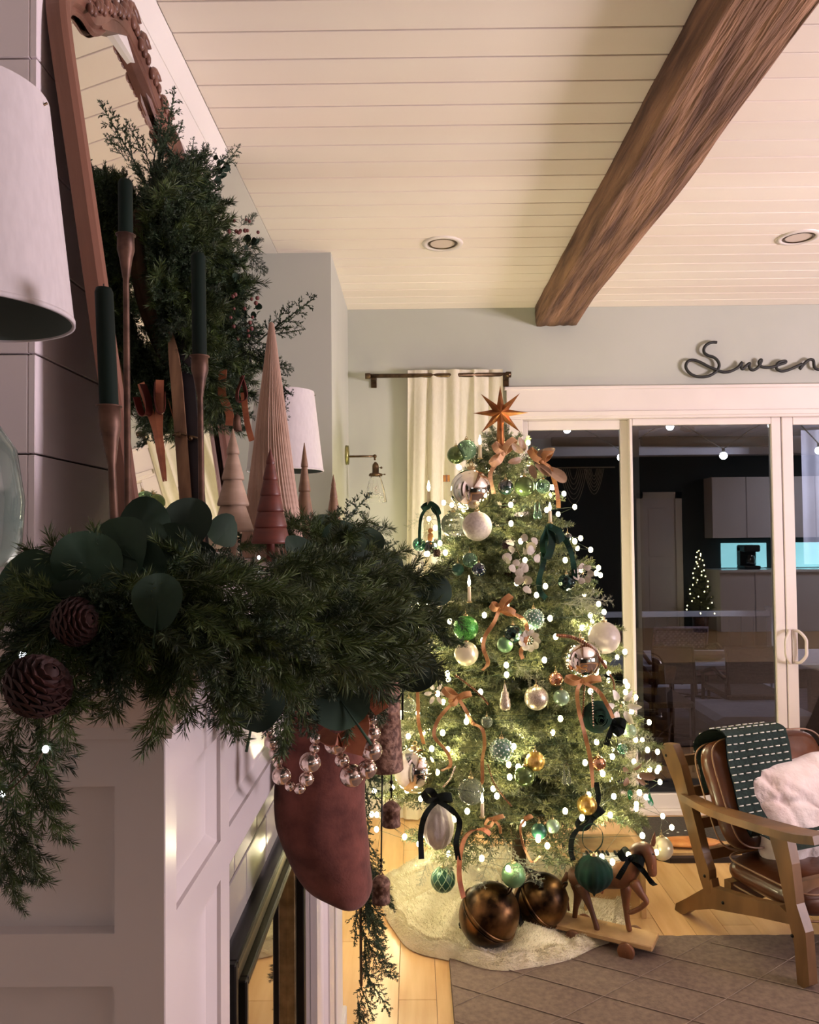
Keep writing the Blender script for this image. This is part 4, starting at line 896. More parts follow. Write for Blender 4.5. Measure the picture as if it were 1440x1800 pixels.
def ornament(label, px, py, rpx, m, k=.99, kind='ball', cap='gcap', p=None, sz=1.0, nm='bauble', group=None, tilt=0):
    c = p or on_tree(px, py, k); r_ = rpx/FPX*c.y
    t = thing(nm, label, 'ornament', c, rot=(0, tilt, rt.uniform(0, 6)), group=group)
    b = MB()
    if kind == 'ribbed': b.ball((0, 0, 0), r_, 32, 16, sz=sz, ripple=lambda a: .04*math.sin(a*12))
    else: b.ball((0, 0, 0), r_, 32 if rpx > 20 else 22, 18 if rpx > 20 else 12, sz=sz)
    b.build('globe', m, t)
    if kind == 'hobnail':
        sb = MB(); n_ = 110
        for i in range(n_):
            z = 1-2*(i+.5)/n_; q = math.sqrt(1-z*z); a = i*2.39996; sb.ball((r_*q*math.cos(a), r_*q*math.sin(a), r_*z), r_*.075, 6, 4)
        o = sb.build('stud', 'g_stud', t); o['kind'] = 'stuff'
    if kind == 'net':
        sb = MB()
        for s in (-1, 1):
            for j in range(9): sb.tube([V((math.cos(s*(u*1.9)+j*.698)*math.sin(PI*(.06+.88*u)), math.sin(s*(u*1.9)+j*.698)*math.sin(PI*(.06+.88*u)), math.cos(PI*(.06+.88*u))))*r_*1.005 for u in [q/12 for q in range(13)]], r_*.035, 5)
        sb.build('raised_lattice', 'g_sage', t)
    MB().lathe([(r_*.2, r_*sz*.97), (r_*.2, r_*sz*1.10), (.0005, r_*sz*1.12)], 12).build('cap', cap, t)
    h = r_*sz*1.12; hk = MB().tube([(r_*.1*math.cos(a), 0, h+r_*.1+r_*.1*math.sin(a)) for a in [q*PI/4 for q in range(9)]], r_*.02+.0004, 5)
    hk.tube([(0, 0, h+r_*.18), (0, 0, h+r_*.18+.012)], .0007, 5); hk.build('hook', cap, t)
    return t
HANG = [
 ('large silver mercury glass globe, highest of the big globes on the tree', 829, 862, 38, 'mercglobe', 'ball'),
 ('large silver mercury glass globe with copper twisted rope over it, right side of the tree', 1021, 1160, 35, 'mercglobe', 'ball'),
 ('large silver mercury glass globe beside the rusty chime, left side of the tree', 730, 1354, 38, 'mercglobe', 'ball'),
 ('clear green glass ball at the upper left below the star', 820, 791, 18, 'g_greenclear', 'ball'),
 ('darker green glass ball tucked behind the clear one at the upper left', 802, 800, 16, 'g_olive', 'ball'),
 ('clear glass globe hanging left under the highest silver globe', 797, 922, 22, 'g_clear', 'ball'),
 ('matte grey taupe globe right under the highest silver globe', 839, 925, 26, 'g_grey', 'ball'),
 ('dark bottle green ball below the copper ribbon near the top', 889, 856, 14, 'g_dark', 'ball'),
 ('olive glass ball centred under the copper leaves near the top', 922, 855, 18, 'g_olive', 'ball'),
 ('small green glass ball right of the olive ball near the top', 955, 855, 13, 'g_greenclear', 'ball'),
 ('teal glass ball beside the wooden figure at the upper left edge', 737, 957, 12, 'g_teal', 'ball'),
 ('dark glossy ball under the wooden figure at the upper left edge', 757, 962, 12, 'g_dark', 'ball'),
 ('pale clear green glass ball above the navy ball', 826, 984, 13, 'g_greenclear', 'ball'),
 ('dark navy ball under the pale clear green glass ball', 842, 1001, 13, 'g_navy', 'ball'),
 ('dark matte green ball left of the navy ball', 805, 1001, 11, 'g_tealmatte', 'ball'),
 ('small studded green ball at the left edge above the garland tip', 723, 1052, 13, 'g_hob', 'hobnail'),
 ('bright green glitter ball right of the garland tip', 819, 1104, 22, 'g_glit', 'ball'),
 ('studded silver green ball right of the orange ribbon', 938, 1088, 18, 'g_hob', 'hobnail'),
 ('studded silver green ball in the lower middle of the tree', 882, 1318, 20, 'g_hob', 'hobnail'),
 ('black tinsel textured ball over a matte green ball', 902, 1114, 16, 'g_tinsel', 'ball'),
 ('matte green ball under the black tinsel ball', 888, 1133, 14, 'g_mattegreen', 'ball'),
 ('dark mirrored ball inside the dark green bow tail at right', 996, 1024, 15, 'g_tinsel', 'ball'),
 ('small dark blue green ball at the right edge above the bow tail', 998, 946, 9, 'g_dark', 'ball'),
 ('cream flat matte ball behind the garland tip', 820, 1149, 21, 'g_cream', 'ball'),
 ('frosted pale pink globe sticking out at the right edge', 1062, 1121, 28, 'g_frost', 'ball'),
 ('small copper silver ball left under the roped globe', 977, 1194, 13, 'g_copper', 'ball'),
 ('champagne glitter ball left of the matte green ball in the middle', 943, 1227, 21, 'g_champ', 'ball'),
 ('matte green ball right of the champagne glitter ball', 987, 1226, 14, 'g_sage', 'ball'),
 ('clear glass ball beside the orange ribbon at the left edge', 719, 1240, 13, 'g_clear', 'ball'),
 ('small clear glass ball in the middle left below the copper bow', 856, 1269, 10, 'g_clear', 'ball'),
 ('sage ball at the right edge beside the black bow', 1107, 1285, 12, 'g_sage', 'ball'),
 ('textured gold ball above the olive ball', 941, 1338, 17, 'g_gold', 'ball'),
 ('glossy olive ball under the textured gold ball', 922, 1364, 18, 'g_olive', 'ball'),
 ('clear glass globe above the fluffy white ornament, lower left', 828, 1391, 23, 'g_clear', 'ball'),
 ('pale gold ribbed ball above the black velvet bow, lower right', 1032, 1415, 17, 'g_gold', 'ribbed'),
 ('dark green ball left of a sage ball, low in the middle', 948, 1461, 14, 'g_tealmatte', 'ball'),
 ('sage ball right of a dark green ball, low in the middle', 972, 1452, 12, 'g_sage', 'ball'),
 ('copper pink ribbed ball under the long orange ribbon, right side', 1052, 1342, 13, 'g_copper', 'ribbed'),
 ('tiny green ball in the lower right branches', 1094, 1316, 9, 'g_teal', 'ball'),
]
for q in HANG: ornament(q[0], q[1], q[2], q[3], q[4], kind=q[5])
def low(px, py, Y): return P(px, py, Y)
ornament('green patterned lattice ball hanging lowest at the left over the skirt', 779, 1546, 21, 'g_tealmatte', kind='net', p=low(779, 1546, 2.86))
ornament('matte green ball hanging in front of the two big brass bells', 903, 1538, 21, 'g_mattegreen', p=low(903, 1538, 2.76))
ornament('cream ball hanging beside the head of the wooden horse', 1163, 1491, 20, 'g_cream', p=low(1163, 1491, 3.02))
for (px, py, p2y, Y) in [(779, 1523, 1495, 2.86), (903, 1514, 1480, 2.76), (1163, 1468, 1430, 3.02)]: pass
# twisted copper rope, beads
M['rope'] = mat('copper_bead_rope', '#4a2a1a', '#8a5a3a', 60, rough=.3, metal=.6)
def rope(label, pts, r_=.0045, k=1.04, nm='bead_rope', m='rope', step=.012):
    sp = spline([on_tree(a, b, k) if not isinstance(a, V) else a for a, b in pts], 8); t = thing(nm, label, 'bead garland', sp[0]); bmm = MB(); acc = 0
    for a, b in zip(sp, sp[1:]):
        n_ = max(1, int((b-a).length/step))
        for q in range(n_): bmm.ball(a.lerp(b, q/n_)-sp[0], r_, 7, 5)
    o = bmm.build('bead', m, t); o['kind'] = 'stuff'
    MB().tube([p-sp[0] for p in sp], r_*.3, 5).build('string', 'bark', t); return t
rope('twisted copper rope arching over the silver globe on the right side', [(980, 1117), (1005, 1120), (1035, 1135), (1055, 1158), (1066, 1175)], .007, 1.12, step=.009)
rope('copper bead string hanging down the right side behind the ribbon', [(1028, 1200), (1026, 1235), (1024, 1265)], .004, 1.05)
rope('silver bead string hanging over the dark green velvet rose', [(1040, 1205), (1042, 1240), (1044, 1280)], .0035, 1.12, m='merc')
rope('copper bead string crossing the lower middle of the tree', [(858, 1345), (868, 1375), (885, 1400), (900, 1418)], .0032, 1.03)
rope('copper bead string crossing near the ribbon bow on the left', [(802, 1188), (825, 1205), (845, 1222), (860, 1240)], .004, 1.03)
rope('copper bead string beside the yellow light, lower left', [(800, 1348), (792, 1368), (778, 1385)], .0035, 1.04, m='merc')
rope('short copper bead string at the right edge of the tree', [(1072, 1185), (1079, 1200), (1080, 1222)], .0035, 1.05)
# ribbons and bows
M['orange'] = mat('burnt_orange_velvet', '#8a572e', '#b98450', 14, rough=.6, sheen=.1)
M['tan'] = mat('tan_silk', '#a87a52', '#c99a72', 12, rough=.5, sheen=.3)
M['gvelvet'] = mat('dark_green_velvet', '#02170f', '#063022', 16, rough=.85, sheen=.02, spec=.25)
M['bvelvet'] = mat('black_green_velvet', '#040708', '#091211', 16, rough=.9, sheen=.02, spec=.2)
def bow(label, px, py, m, loops, tails, wpx=11, k=1.06, Y=None, nm='ribbon_bow', knot=True):
    c = P(px, py, Y) if Y else on_tree(px, py, k); t = thing(nm, label, 'bow', c); s = c.y/FPX; W = wpx*s
    q = lambda p, dy=0: P(p[0], p[1], c.y+dy)-c
    for (ex, ey) in loops:
        e = q((ex, ey), -.01); d = e.normalized(); nrm = V((-d.z, 0, d.x)); L = e.length
        pts = spline([V((0, -.006, 0)), d*L*.5+nrm*W*.45+V((0, -.022, 0)), e+V((0, -.012, 0)), d*L*.55-nrm*W*.35+V((0, .012, 0)), V((0, .004, 0))], 6)
        MB().strip(pts, nrm*.55+V((0, .85, 0)) if False else nrm+V((0, .35, 0)), W, .0018).build('loop', m, t)
    for tl_ in tails:
        pts = spline([V((0, -.008, 0))]+[q(p, -.02+.012*math.sin(i*2.1)) for i, p in enumerate(tl_)], 6); n_ = len(pts)
        MB().strip(pts, [V((1, .5*math.sin(i*.5), .15)) for i in range(n_)], W*.7, .0018).build('tail', m, t)
    if knot: MB().ball((0, -.008, 0), W*.42, 12, 8, sz=.9).build('knot', m, t)
    return t
bow('copper tan bow at the top of the tree just under the star', 884, 798, 'tan', [(905, 772), (862, 818), (868, 780)], [[(872, 815), (862, 835), (868, 868)]], 11, 1.25)
bow('burnt orange ribbon trailing from the copper leaves down the upper right', 952, 812, 'orange', [(930, 790), (968, 792)], [[(966, 822), (976, 850), (981, 875), (982, 893)]], 11, 1.25)
bow('burnt orange bow in the middle of the tree with a long trailing tail', 878, 1070, 'orange', [(898, 1046), (862, 1062), (905, 1078)], [[(868, 1095), (853, 1118), (850, 1140), (858, 1165), (848, 1178)], [(915, 1085), (926, 1100), (925, 1125), (916, 1145), (919, 1158)]], 10, 1.08)
bow('copper orange bow on the left half above the studded ball', 805, 1226, 'orange', [(778, 1210), (828, 1218), (790, 1236)], [[(782, 1250), (768, 1270), (764, 1295), (786, 1322), (792, 1345), (776, 1355)], [(820, 1250), (830, 1270), (848, 1282), (852, 1310), (848, 1335), (848, 1372), (843, 1382)]], 9, 1.08)
bow('burnt orange ribbon running down the far left beside the rusty chime', 722, 1180, 'orange', [(710, 1172)], [[(732, 1195), (735, 1240), (736, 1270), (745, 1308)]], 9, 1.08, knot=False)
bow('copper bow under the roped silver globe with long tail, right side', 1022, 1197, 'orange', [(992, 1192), (1055, 1192)], [[(1015, 1215), (1018, 1250), (1028, 1290), (1038, 1335), (1043, 1384)], [(1052, 1215), (1068, 1240), (1078, 1262)]], 10, 1.14)
bow('orange ribbon twist above the yellow light at the left edge', 745, 1052, 'orange', [(738, 1040)], [[(740, 1062), (755, 1068), (762, 1080)]], 7, 1.05)
bow('small orange bow low in the middle beside the pinecone sprays', 868, 1440, 'orange', [(852, 1450), (885, 1432)], [[(878, 1452), (880, 1465)]], 7, 1.05)
bow('orange ribbon low in the tree right of centre', 922, 1440, 'orange', [(935, 1432)], [[(915, 1455), (920, 1485), (935, 1515), (950, 1505)]], 6, 1.05)
bow('dark green velvet bow high on the left, draped over the edge', 758, 884, 'gvelvet', [(742, 895), (772, 905)], [[(742, 905), (738, 930), (738, 958)], [(770, 908), (773, 935), (773, 955)]], 8, 1.05)
bow('dark green velvet bow with very long tails high on the right', 965, 925, 'gvelvet', [(960, 982), (986, 952)], [[(954, 950), (956, 985), (948, 1018), (950, 1040), (960, 1052)], [(984, 938), (1000, 960), (1008, 990), (1011, 1022)]], 14, 1.1)
bow('black green velvet bow over the fluffy white ornament, lower left', 768, 1405, 'bvelvet', [(744, 1390), (794, 1400)], [[(748, 1432), (740, 1465), (741, 1510)], [(795, 1425), (808, 1445), (802, 1480), (806, 1512)]], 14, Y=2.76)
bow('black green velvet bow low on the right above the velvet onion ornament', 1042, 1436, 'bvelvet', [(1012, 1452), (1058, 1420)], [[(1052, 1405), (1048, 1375)], [(1010, 1465), (1004, 1495), (1008, 1512)]], 13, Y=2.78)
bow('small black bow beside the dark green velvet rose at the right edge', 1078, 1268, 'bvelvet', [(1098, 1274), (1090, 1290)], [[(1072, 1290), (1066, 1310)]], 13, 1.08)
# leaves in copper at the top right
M['copleaf'] = mat('copper_magnolia_leaf', '#7f6148', '#b3977a', 8, rough=.5, metal=0)
CL = leaf_mesh('copper_leaf', 'copleaf', .02, .35, 1, 2.2)
def leaves(label, px, py, tips, k=1.1, me=CL, Y=None, base=.088, nm='leaf_pick'):
    c = P(px, py, Y) if Y else on_tree(px, py, k); t = thing(nm, label, 'leaf ornament', c)
    for (ex, ey) in tips:
        e = P(ex, ey, c.y-.03)-c; L = e.length; m_ = aimed((0, 0, 0), e, L/base*.8, rt.uniform(-.9, .9), (0, -1, .3)); m_ = m_ @ Matrix.Translation((0, .044, 0)); inst('leaf', me, t, None, mx=m_)
    MB().tube([(0, .04, -.01), (0, 0, 0)], .0025, 6).build('stem', 'bark', t); return t
leaves('spray of copper magnolia leaves at the upper right below the star', 928, 805, [(968, 792), (905, 785), (962, 830), (985, 838), (900, 812), (940, 835), (915, 775)], 1.2)
leaves('copper leaf spray with green drops at the lower right edge', 1108, 1360, [(1145, 1366), (1125, 1345), (1098, 1352), (1130, 1376), (1100, 1378)], 1.1)
M['gleaf'] = mat('emerald_glass_leaf', '#0f6a3a', '#2c9a5a', 9, rough=.2, coat=1); GLF = leaf_mesh('glass_leaf', 'gleaf', .02, .3, 2, 1.8)
leaves('emerald green drop under the copper leaf spray at the lower right edge', 1140, 1378, [(1144, 1408)], 1.1, GLF, base=.072)
leaves('dark green drop left of the emerald drop at the lower right', 1106, 1378, [(1108, 1400)], 1.1, GLF, base=.072)
M['silverleaf'] = mat('silver_dollar_leaf', '#a39a8c', '#c4bcae', 14, rough=.5); SD = leaf_mesh('silver_dollar_leaf', 'silverleaf', .018, .15, 2, 1.0)
t = thing('silver_dollar_spray', 'spray of pale silver dollar seed discs in the upper middle of the tree', 'floral spray', on_tree(915, 965, 1.0)); c = V(t.location)
for (px, py) in [(902, 952), (915, 948), (928, 955), (940, 962), (905, 968), (920, 972), (935, 975), (912, 985), (898, 975), (945, 950), (905, 995), (916, 1000), (925, 990), (912, 1012), (922, 1025), (930, 1032), (888, 985), (948, 975)]:
    inst('disc', SD, t, None, mx=aimed(on_tree(px, py, 1.04)-c, (rt.uniform(-1, 1), -.3, rt.uniform(-1, 1)), rt.uniform(.75, 1.15), rt.uniform(-.6, .6), (0, -1, .2)))
MB().tube([on_tree(900, 945, 1)-c, on_tree(915, 980, 1.02)-c, on_tree(925, 1030, 1.02)-c], .0015, 5).build('stem', 'bark', t)
# flower clusters, white petals, pinecones
M['petal'] = mat('ivory_petal', '#e6e0d4', rough=.5); PT = leaf_mesh('petal', 'petal', .012, .5, 1, 2.0)
def flower(label, px, py, n_, L, m=PT, k=1.06):
    c = on_tree(px, py, k); t = thing('flower_pick', label, 'flower ornament', c)
    for i in range(n_):
        a = 2*PI*i/n_; me = m; mm = aimed((0, 0, 0), (math.cos(a), -.5, math.sin(a)), L/.048, .3, (0, -1, 0)) @ Matrix.Translation((0, .024, 0)); inst('petal', me, t, None, mx=mm)
    MB().ball((0, -.004, 0), .005, 8, 6).build('centre', 'gcap', t)
flower('ivory flower with upright petals at the right edge near the sage ball', 1091, 1240, 6, .05)
flower('dusty beige flower right of the black tinsel ball', 930, 1125, 9, .035, SD)
flower('beige flower at the far right edge above the frosted spray', 1024, 1008, 7, .035, SD)
flower('white blossom low in the middle left of the copper orange bow', 766, 1218, 6, .03)
for lab, px, py in [('small dark pine cone left of the silver dollar discs', 890, 958), ('small dark pine cone at the upper left under the teal ball', 768, 972), ('small brown pine cone right of the green ribbon tail', 1010, 1008)]:
    c = on_tree(px, py, 1.02); t = thing('tiny_pine_cone', lab, 'pine cone', c); b = MB(); b.ball((0, 0, 0), .012, 10, 6, sz=1.3); b.build('core', 'cone', t); sc_ = MB()
    for j in range(40):
        z = -.014+.028*j/40; a = j*2.4; q = .013*math.sqrt(max(0, 1-(z/.019)**2)); sc_.ball((q*math.cos(a), q*math.sin(a), z), .0038, 6, 4, sz=.5)
    sc_.build('scales', 'cone', t)
# clip candles
M['ivory'] = mat('ivory_candle', '#d8c8a4', '#e4d6b6', 20, rough=.5); M['flame'] = mat('led_flame', '#fff8e8', emit='#fff4dc', es=30)
for lab, px, py, h in [('clip candle at the top left below the star', 844, 790, 16), ('clip candle on the left edge above the green velvet bow', 754, 873, 18), ('clip candle in the middle of the upper half', 825, 1040, 18), ('clip candle above the orange bow, low in the middle', 848, 1420, 16), ('clip candle tucked high on the right between the bow loops', 967, 905, 14)]:
    c = on_tree(px, py, 1.12); s = c.y/FPX; t = thing('clip_candle', 'small ivory ' + lab, 'candle', c, group='clip candles on the tree')
    MB().lathe([(.001, -h*s), (3.2*s, -h*s), (3.0*s, h*.5*s), (.001, h*.55*s)], 12).build('candle', 'ivory', t)
    MB().lathe([(.0003, h*.5*s), (2.2*s, h*.7*s), (2.8*s, h*.95*s), (1.2*s, h*1.35*s), (.0002, h*1.6*s)], 12).build('flame', 'flame', t)
    MB().lathe([(.001, -h*s-.004), (5*s, -h*s-.002), (5.2*s, -h*s+.002), (3.2*s, -h*s+.001)], 12).build('clip', 'gcap', t)
# figurines, teardrops, misc
M['ginger'] = mat('toy_wood', '#b8713a', '#d39458', 20, rough=.5)
c = on_tree(757, 942, 1.08); t = thing('wooden_figure', 'tiny orange wooden figure hanging between the tails of the high left bow', 'ornament', c)
MB().lathe([(.001, -.02), (.011, -.02), (.012, -.005), (.009, .008), (.004, .010), (.009, .014), (.010, .021), (.006, .029), (.001, .031)], 16).build('body', 'ginger', t); MB().tube([(0, 0, .03), (0, 0, .05)], .0006, 5).build('cord', 'bark', t)
c = on_tree(785, 841, 1.06); t = thing('copper_box', 'tiny copper gift box on a branch left of the highest silver globe', 'ornament', c); MB().box((-.013, -.013, -.013), (.013, .013, .013), bev=.002).build('box', 'ginger', t); q = MB(); q.box((-.0135, -.003, -.0135), (.0135, .003, .0137)); q.box((-.003, -.0137, -.0135), (.003, .0135, .0137)); q.build('ribbon', 'g_copper', t)
c = on_tree(888, 1226, 1.06); t = thing('glass_cone', 'frosted beige cone shaped ornament left of the champagne glitter ball', 'ornament', c)
MB().lathe([(.001, -.045), (.017, -.04), (.020, -.025), (.018, -.022), (.018, -.005), (.014, -.002), (.013, .018), (.008, .02), (.004, .04), (.0005, .048)], 18).build('cone', 'g_champ', t); MB().tube([(0, 0, .046), (0, 0, .06)], .0006, 5).build('hook', 'gcap', t)
for lab, px, py, m in [('clear teardrop glass pair left of the long orange tail, lower right', 996, 1362, 'g_clear'), ('green teardrop glass under the small green ball at the top right', 945, 897, 'g_greenclear')]:
    c = on_tree(px, py, 1.08); t = thing('glass_drop', lab, 'ornament', c); 
    for s in (-1, 1): MB().lathe([(.0005, -.035), (.008, -.028), (.0085, -.018), (.004, .0), (.0015, .03)], 12, Matrix.Translation((s*.008, 0, 0))).build('drop', m, t)
    MB().tube([(-.008, 0, .03), (0, 0, .04), (.008, 0, .03)], .0008, 5).build('hook', 'gcap', t)
# velvet rose, onion and the fluffy oval
c = on_tree(1053, 1262, 1.1); t = thing('velvet_rose', 'large dark green velvet rose on the right side of the tree', 'flower ornament', c); g = MB()
for k in range(7):
    r0 = .010+k*.007; g.grid(lambda u, v, r0=r0, k=k: ((r0*(.7+.4*v))*math.cos(u*5.0+k*2.1), -.03+k*.0055+.012*v*v-(.01*(1-v)), (r0*(.7+.4*v))*math.sin(u*5.0+k*2.1)), 20, 4)
g.ball((0, .02, 0), .048, 20, 12, sz=1.1, sy=.6); g.build('petals', 'gvelvet', t)
c = P(1044, 1535, 2.74); t = thing('velvet_ornament', 'dark green pleated velvet ornament with a point hanging before the wooden horse', 'ornament', c)
MB().lathe([(.001, -.078), (.006, -.068), (.025, -.055), (.052, -.03), (.063, -.005), (.060, .02), (.042, .045), (.018, .058), (.004, .062)], 48, ripple=lambda a: .05*math.sin(a*14)).build('body', 'gvelvet', t)
MB().lathe([(.012, .058), (.013, .068), (.001, .07)], 12).build('cap', 'gcap', t); MB().strip(spline([(-.003, 0, .068), (-.035, -.004, .10), (-.03, 0, .15), (0, 0, .165), (.03, 0, .14), (.028, -.004, .10), (.003, 0, .068)], 5), (0, 1, 0), .008).build('ribbon_loop', 'gvelvet', t)
M['fluff'] = mat('white_knit', '#958b88', '#b8aea9', 22, rough=.95, bump=1, bscale=26, bdist=.012, stretch=(1, 1, .6))
c = P(770, 1448, 2.8); t = thing('knitted_egg', 'greyish white knitted oval ornament framed by black velvet tails, lower left', 'ornament', c)
MB().lathe([(.001, -.085), (.022, -.08), (.042, -.06), (.053, -.03), (.055, 0), (.050, .03), (.038, .056), (.02, .07), (.001, .075)], 56, ripple=lambda a: .045*math.sin(a*13)).build('body', 'fluff', t)
MB().tube([(0, 0, .07), (0, .002, .10)], .001, 5).build('cord', 'bark', t)
# ================= SKIRT, BELLS, HORSE, RUG =================
M['fur'] = mat('cream_faux_fur', '#dccfae', '#ece3ca', 14, rough=.95, sheen=.6, bump=.9, bscale=120, bdist=.006, detail=8)
rk = random.Random(9)
t = thing('tree_skirt', 'round cream faux fur tree skirt spread under the christmas tree', 'tree skirt', (.40, 3.2, 0))
SC = PZ(886, 1600, 0); SC = V((SC.x, 3.20, 0)); RXs = .49
def skirt(u, v):
    a = u*2*PI; edge = 1+.03*math.sin(a*3+1)+.02*math.sin(a*7)+.015*math.sin(a*11+2)
    R_ = (.02+.98*v)*RXs*edge; x = R_*math.cos(a)*1.0; y = R_*math.sin(a)*1.02
    h = .026+.034*math.sin(a*5+v*3)*v*(1-v)*3+.026*math.sin(a*9-v*7)*v*(1-v)*3 + .01*math.sin(x*31)*math.sin(y*27)*(1-v)
    h += .035*math.exp(-((x+.22)**2+(y+.0)**2)/.02) + .03*(1-v)
    h += .012*v
    if v > .90: h = .042*math.sqrt(max(0, 1-((v-.90)/.10)**2))*(1+.15*math.sin(a*23))+.003
    return (x, y, max(h, .002))
g = MB(); g.grid(skirt, 140, 60, closed_u=True); sk_ = g.build('fabric', 'fur', t, loc=SC-V(t.location))
# fur fibres: short tapering tufts over the whole skirt
M['fibre'] = mat('cream_fur_fibre', '#dccfae', '#ece3ca', 14, rough=.9, sheen=.4)
fb = MB(); 
for i in range(24000):
    a = rk.uniform(0, 2*PI); v = math.sqrt(rk.random()) if i % 3 else rk.uniform(.9, 1.0)
    if math.sin(a) > .5 and v > .4 and rk.random() < .6: continue
    x, y, z = skirt(a/2/PI, min(v, .995)); L = rk.uniform(.010, .018); ha = a+rk.uniform(-1.0, 1.0); d = V((math.cos(ha)*.8*v, math.sin(ha)*.8*v, .75 if v < .93 else .25))*L
    w_ = V((-math.sin(ha), math.cos(ha), 0))*.0011; i0 = len(fb.v); p = V((x, y, z-.001)); m_ = p+d*.6+V((0, 0, L*.1))
    fb.v += [tuple(p-w_), tuple(p+w_), tuple(m_+w_*.6), tuple(p+d), tuple(m_-w_*.6)]; fb.f.append((i0, i0+1, i0+2, i0+3, i0+4)); fb.sm.append(False)
o = fb.build('fur', 'fibre', t, loc=SC-V(t.location)); o['kind'] = 'stuff'
# sleigh bells
M['oldbrass'] = mat('tarnished_brass', '#24180f', '#7d5a38', 11, lo=.4, hi=.62, rough=.36, metal=.95, bump=.12, bscale=30, bdist=.002, detail=8)
def sleigh(label, px, py, Y, r_, tilt, sq):
    c = P(px, py, Y); t = thing('sleigh_bell', label, 'bell', c, rot=tilt, group='big brass sleigh bells')
    MB().ball((0, 0, 0), r_, 40, 26, sz=sq).build('shell', 'oldbrass', t)
    MB().lathe([(r_*1.0, -r_*.06), (r_*1.05, -r_*.045), (r_*1.055, 0), (r_*1.05, r_*.045), (r_*1.0, r_*.06)], 48).build('ridge', 'oldbrass', t)
    MB().lathe([(r_*1.03, -r_*.1), (r_*1.015, -r_*.12), (r_*1.0, -r_*.14)], 48).build('groove', 'oldbrass', t)
    MB().tube([V((0, r_*.14*math.cos(a), r_*sq*1.0+r_*.1+r_*.16*math.sin(a))) for a in [k*PI/6 for k in range(13)]], r_*.035, 8).build('ring', 'oldbrass', t)
    MB().box((-r_*.5, -r_*.03, -r_*sq*1.003), (r_*.5, r_*.03, -r_*sq*.8), bev=.002).build('slot', 'blackmet', t)
    for s in (-1, 1): MB().ball((s*r_*.5, 0, -r_*sq*.86), r_*.1, 12, 8).build('slot_hole', 'blackmet', t)
sleigh('larger tarnished brass sleigh bell at the left front of the skirt', 860, 1607, 2.82, .103, (.25, .62, 0), 1.08)
sleigh('tarnished brass sleigh bell behind and right of the larger one', 950, 1583, 2.93, .094, (.35, .85, 0), 1.1)
t = thing('leather_strap', 'brown leather strap rising from the left sleigh bell into the branches', 'strap', P(812, 1575, 2.75))
MB().strip(spline([P(a, b, 2.74-(.0)) for a, b in [(815, 1578), (808, 1545), (808, 1510), (815, 1478), (828, 1462), (848, 1458), (862, 1466)]], 6), (.9, .5, 0), .018, .003).build('strap', 'leather', t, world=True)
t = thing('black_strap', 'black leather strap between the two sleigh bells', 'strap', P(925, 1570, 2.8))
MB().strip(spline([P(a, b, 2.86) for a, b in [(918, 1625), (908, 1590), (915, 1560), (935, 1548), (955, 1556)]], 6), (.6, .8, 0), .026, .003).build('strap', 'blackmet', t, world=True)

# wooden horse on wheels
M['horse'] = mat('carved_horse_wood', '#45281a', '#8a5734', 11, rough=.5, bump=.25, bscale=30, stretch=(1, 1, .4), bdist=.002, detail=8)
M['plat'] = mat('pale_platform_wood', '#a98457', '#c7a273', 12, rough=.55)
HY = 2.86
hz = thing('toy_horse', 'carved wooden horse with raised foreleg on a wheeled platform', 'toy horse', P(1068, 1640, HY))
HL = V(hz.location)
def skin(name, chains, m, parent, lvl=2):
    vs, es, rs, idx = [], [], [], {}
    for ch in chains:
        prev = None
        for (p, r_) in ch:
            key = tuple(round(q, 5) for q in p)
            if key not in idx: idx[key] = len(vs); vs.append(key); rs.append(r_)
            if prev is not None and prev != idx[key]: es.append((prev, idx[key]))
            prev = idx[key]
    me = bpy.data.meshes.new(name); me.from_pydata(vs, es, []); me.update(); o = bpy.data.objects.new(name, me); COL.objects.link(o); o.parent = parent
    if not me.skin_vertices: me.attributes.new
    md = o.modifiers.new('skin', 'SKIN'); md.use_smooth_shade = True
    if not len(me.skin_vertices):
        import bmesh
        bmm = bmesh.new(); bmm.from_mesh(me); lay = bmm.verts.layers.skin.verify(); bmm.to_mesh(me); bmm.free()
    sv = me.skin_vertices[0].data
    for i, r_ in enumerate(rs): sv[i].radius = r_ if isinstance(r_, tuple) else (r_, r_)
    sv[0].use_root = True
    sb = o.modifiers.new('subd', 'SUBSURF'); sb.levels = lvl; sb.render_levels = lvl; me.materials.append(M[m]); return o
def H(px, py, dy=0.0): return tuple(P(px, py, HY+dy-(px-1068)*HY/FPX*.55)-HL)
u_ = HY/FPX
ch_ = H(1098, 1530); hip = H(1012, 1530); mid = H(1055, 1530)
skin('body', [[(mid, .046), (H(1080, 1528), .046), (ch_, .045), (H(1112, 1508), .038), (H(1118, 1490), .032), (H(1124, 1478), .028)], [(mid, .046), (H(1030, 1528), .044), (hip, .042), (H(1000, 1530), .03)],
      [(H(1124, 1478), .028), (H(1138, 1480), .028), (H(1143, 1496), .024), (H(1145, 1510), .019), (H(1147, 1524), .017), (H(1148, 1530), .013)]], 'horse', hz)
def leg(pts): return skin('leg', [pts], 'horse', hz)
leg([(H(1012, 1535, .022), .030), (H(1018, 1560, .022), .019), (H(1012, 1585, .022), .010), (H(1010, 1605, .022), .010), (H(1009, 1611, .02), .013)])
leg([(H(1018, 1538, -.022), .030), (H(1030, 1565, -.025), .017), (H(1040, 1590, -.025), .010), (H(1048, 1615, -.025), .010), (H(1051, 1626, -.025), .013)])
leg([(H(1100, 1540, .02), .026), (H(1100, 1575, .022), .014), (H(1102, 1600, .022), .010), (H(1105, 1618, .022), .010), (H(1108, 1627, .022), .013)])
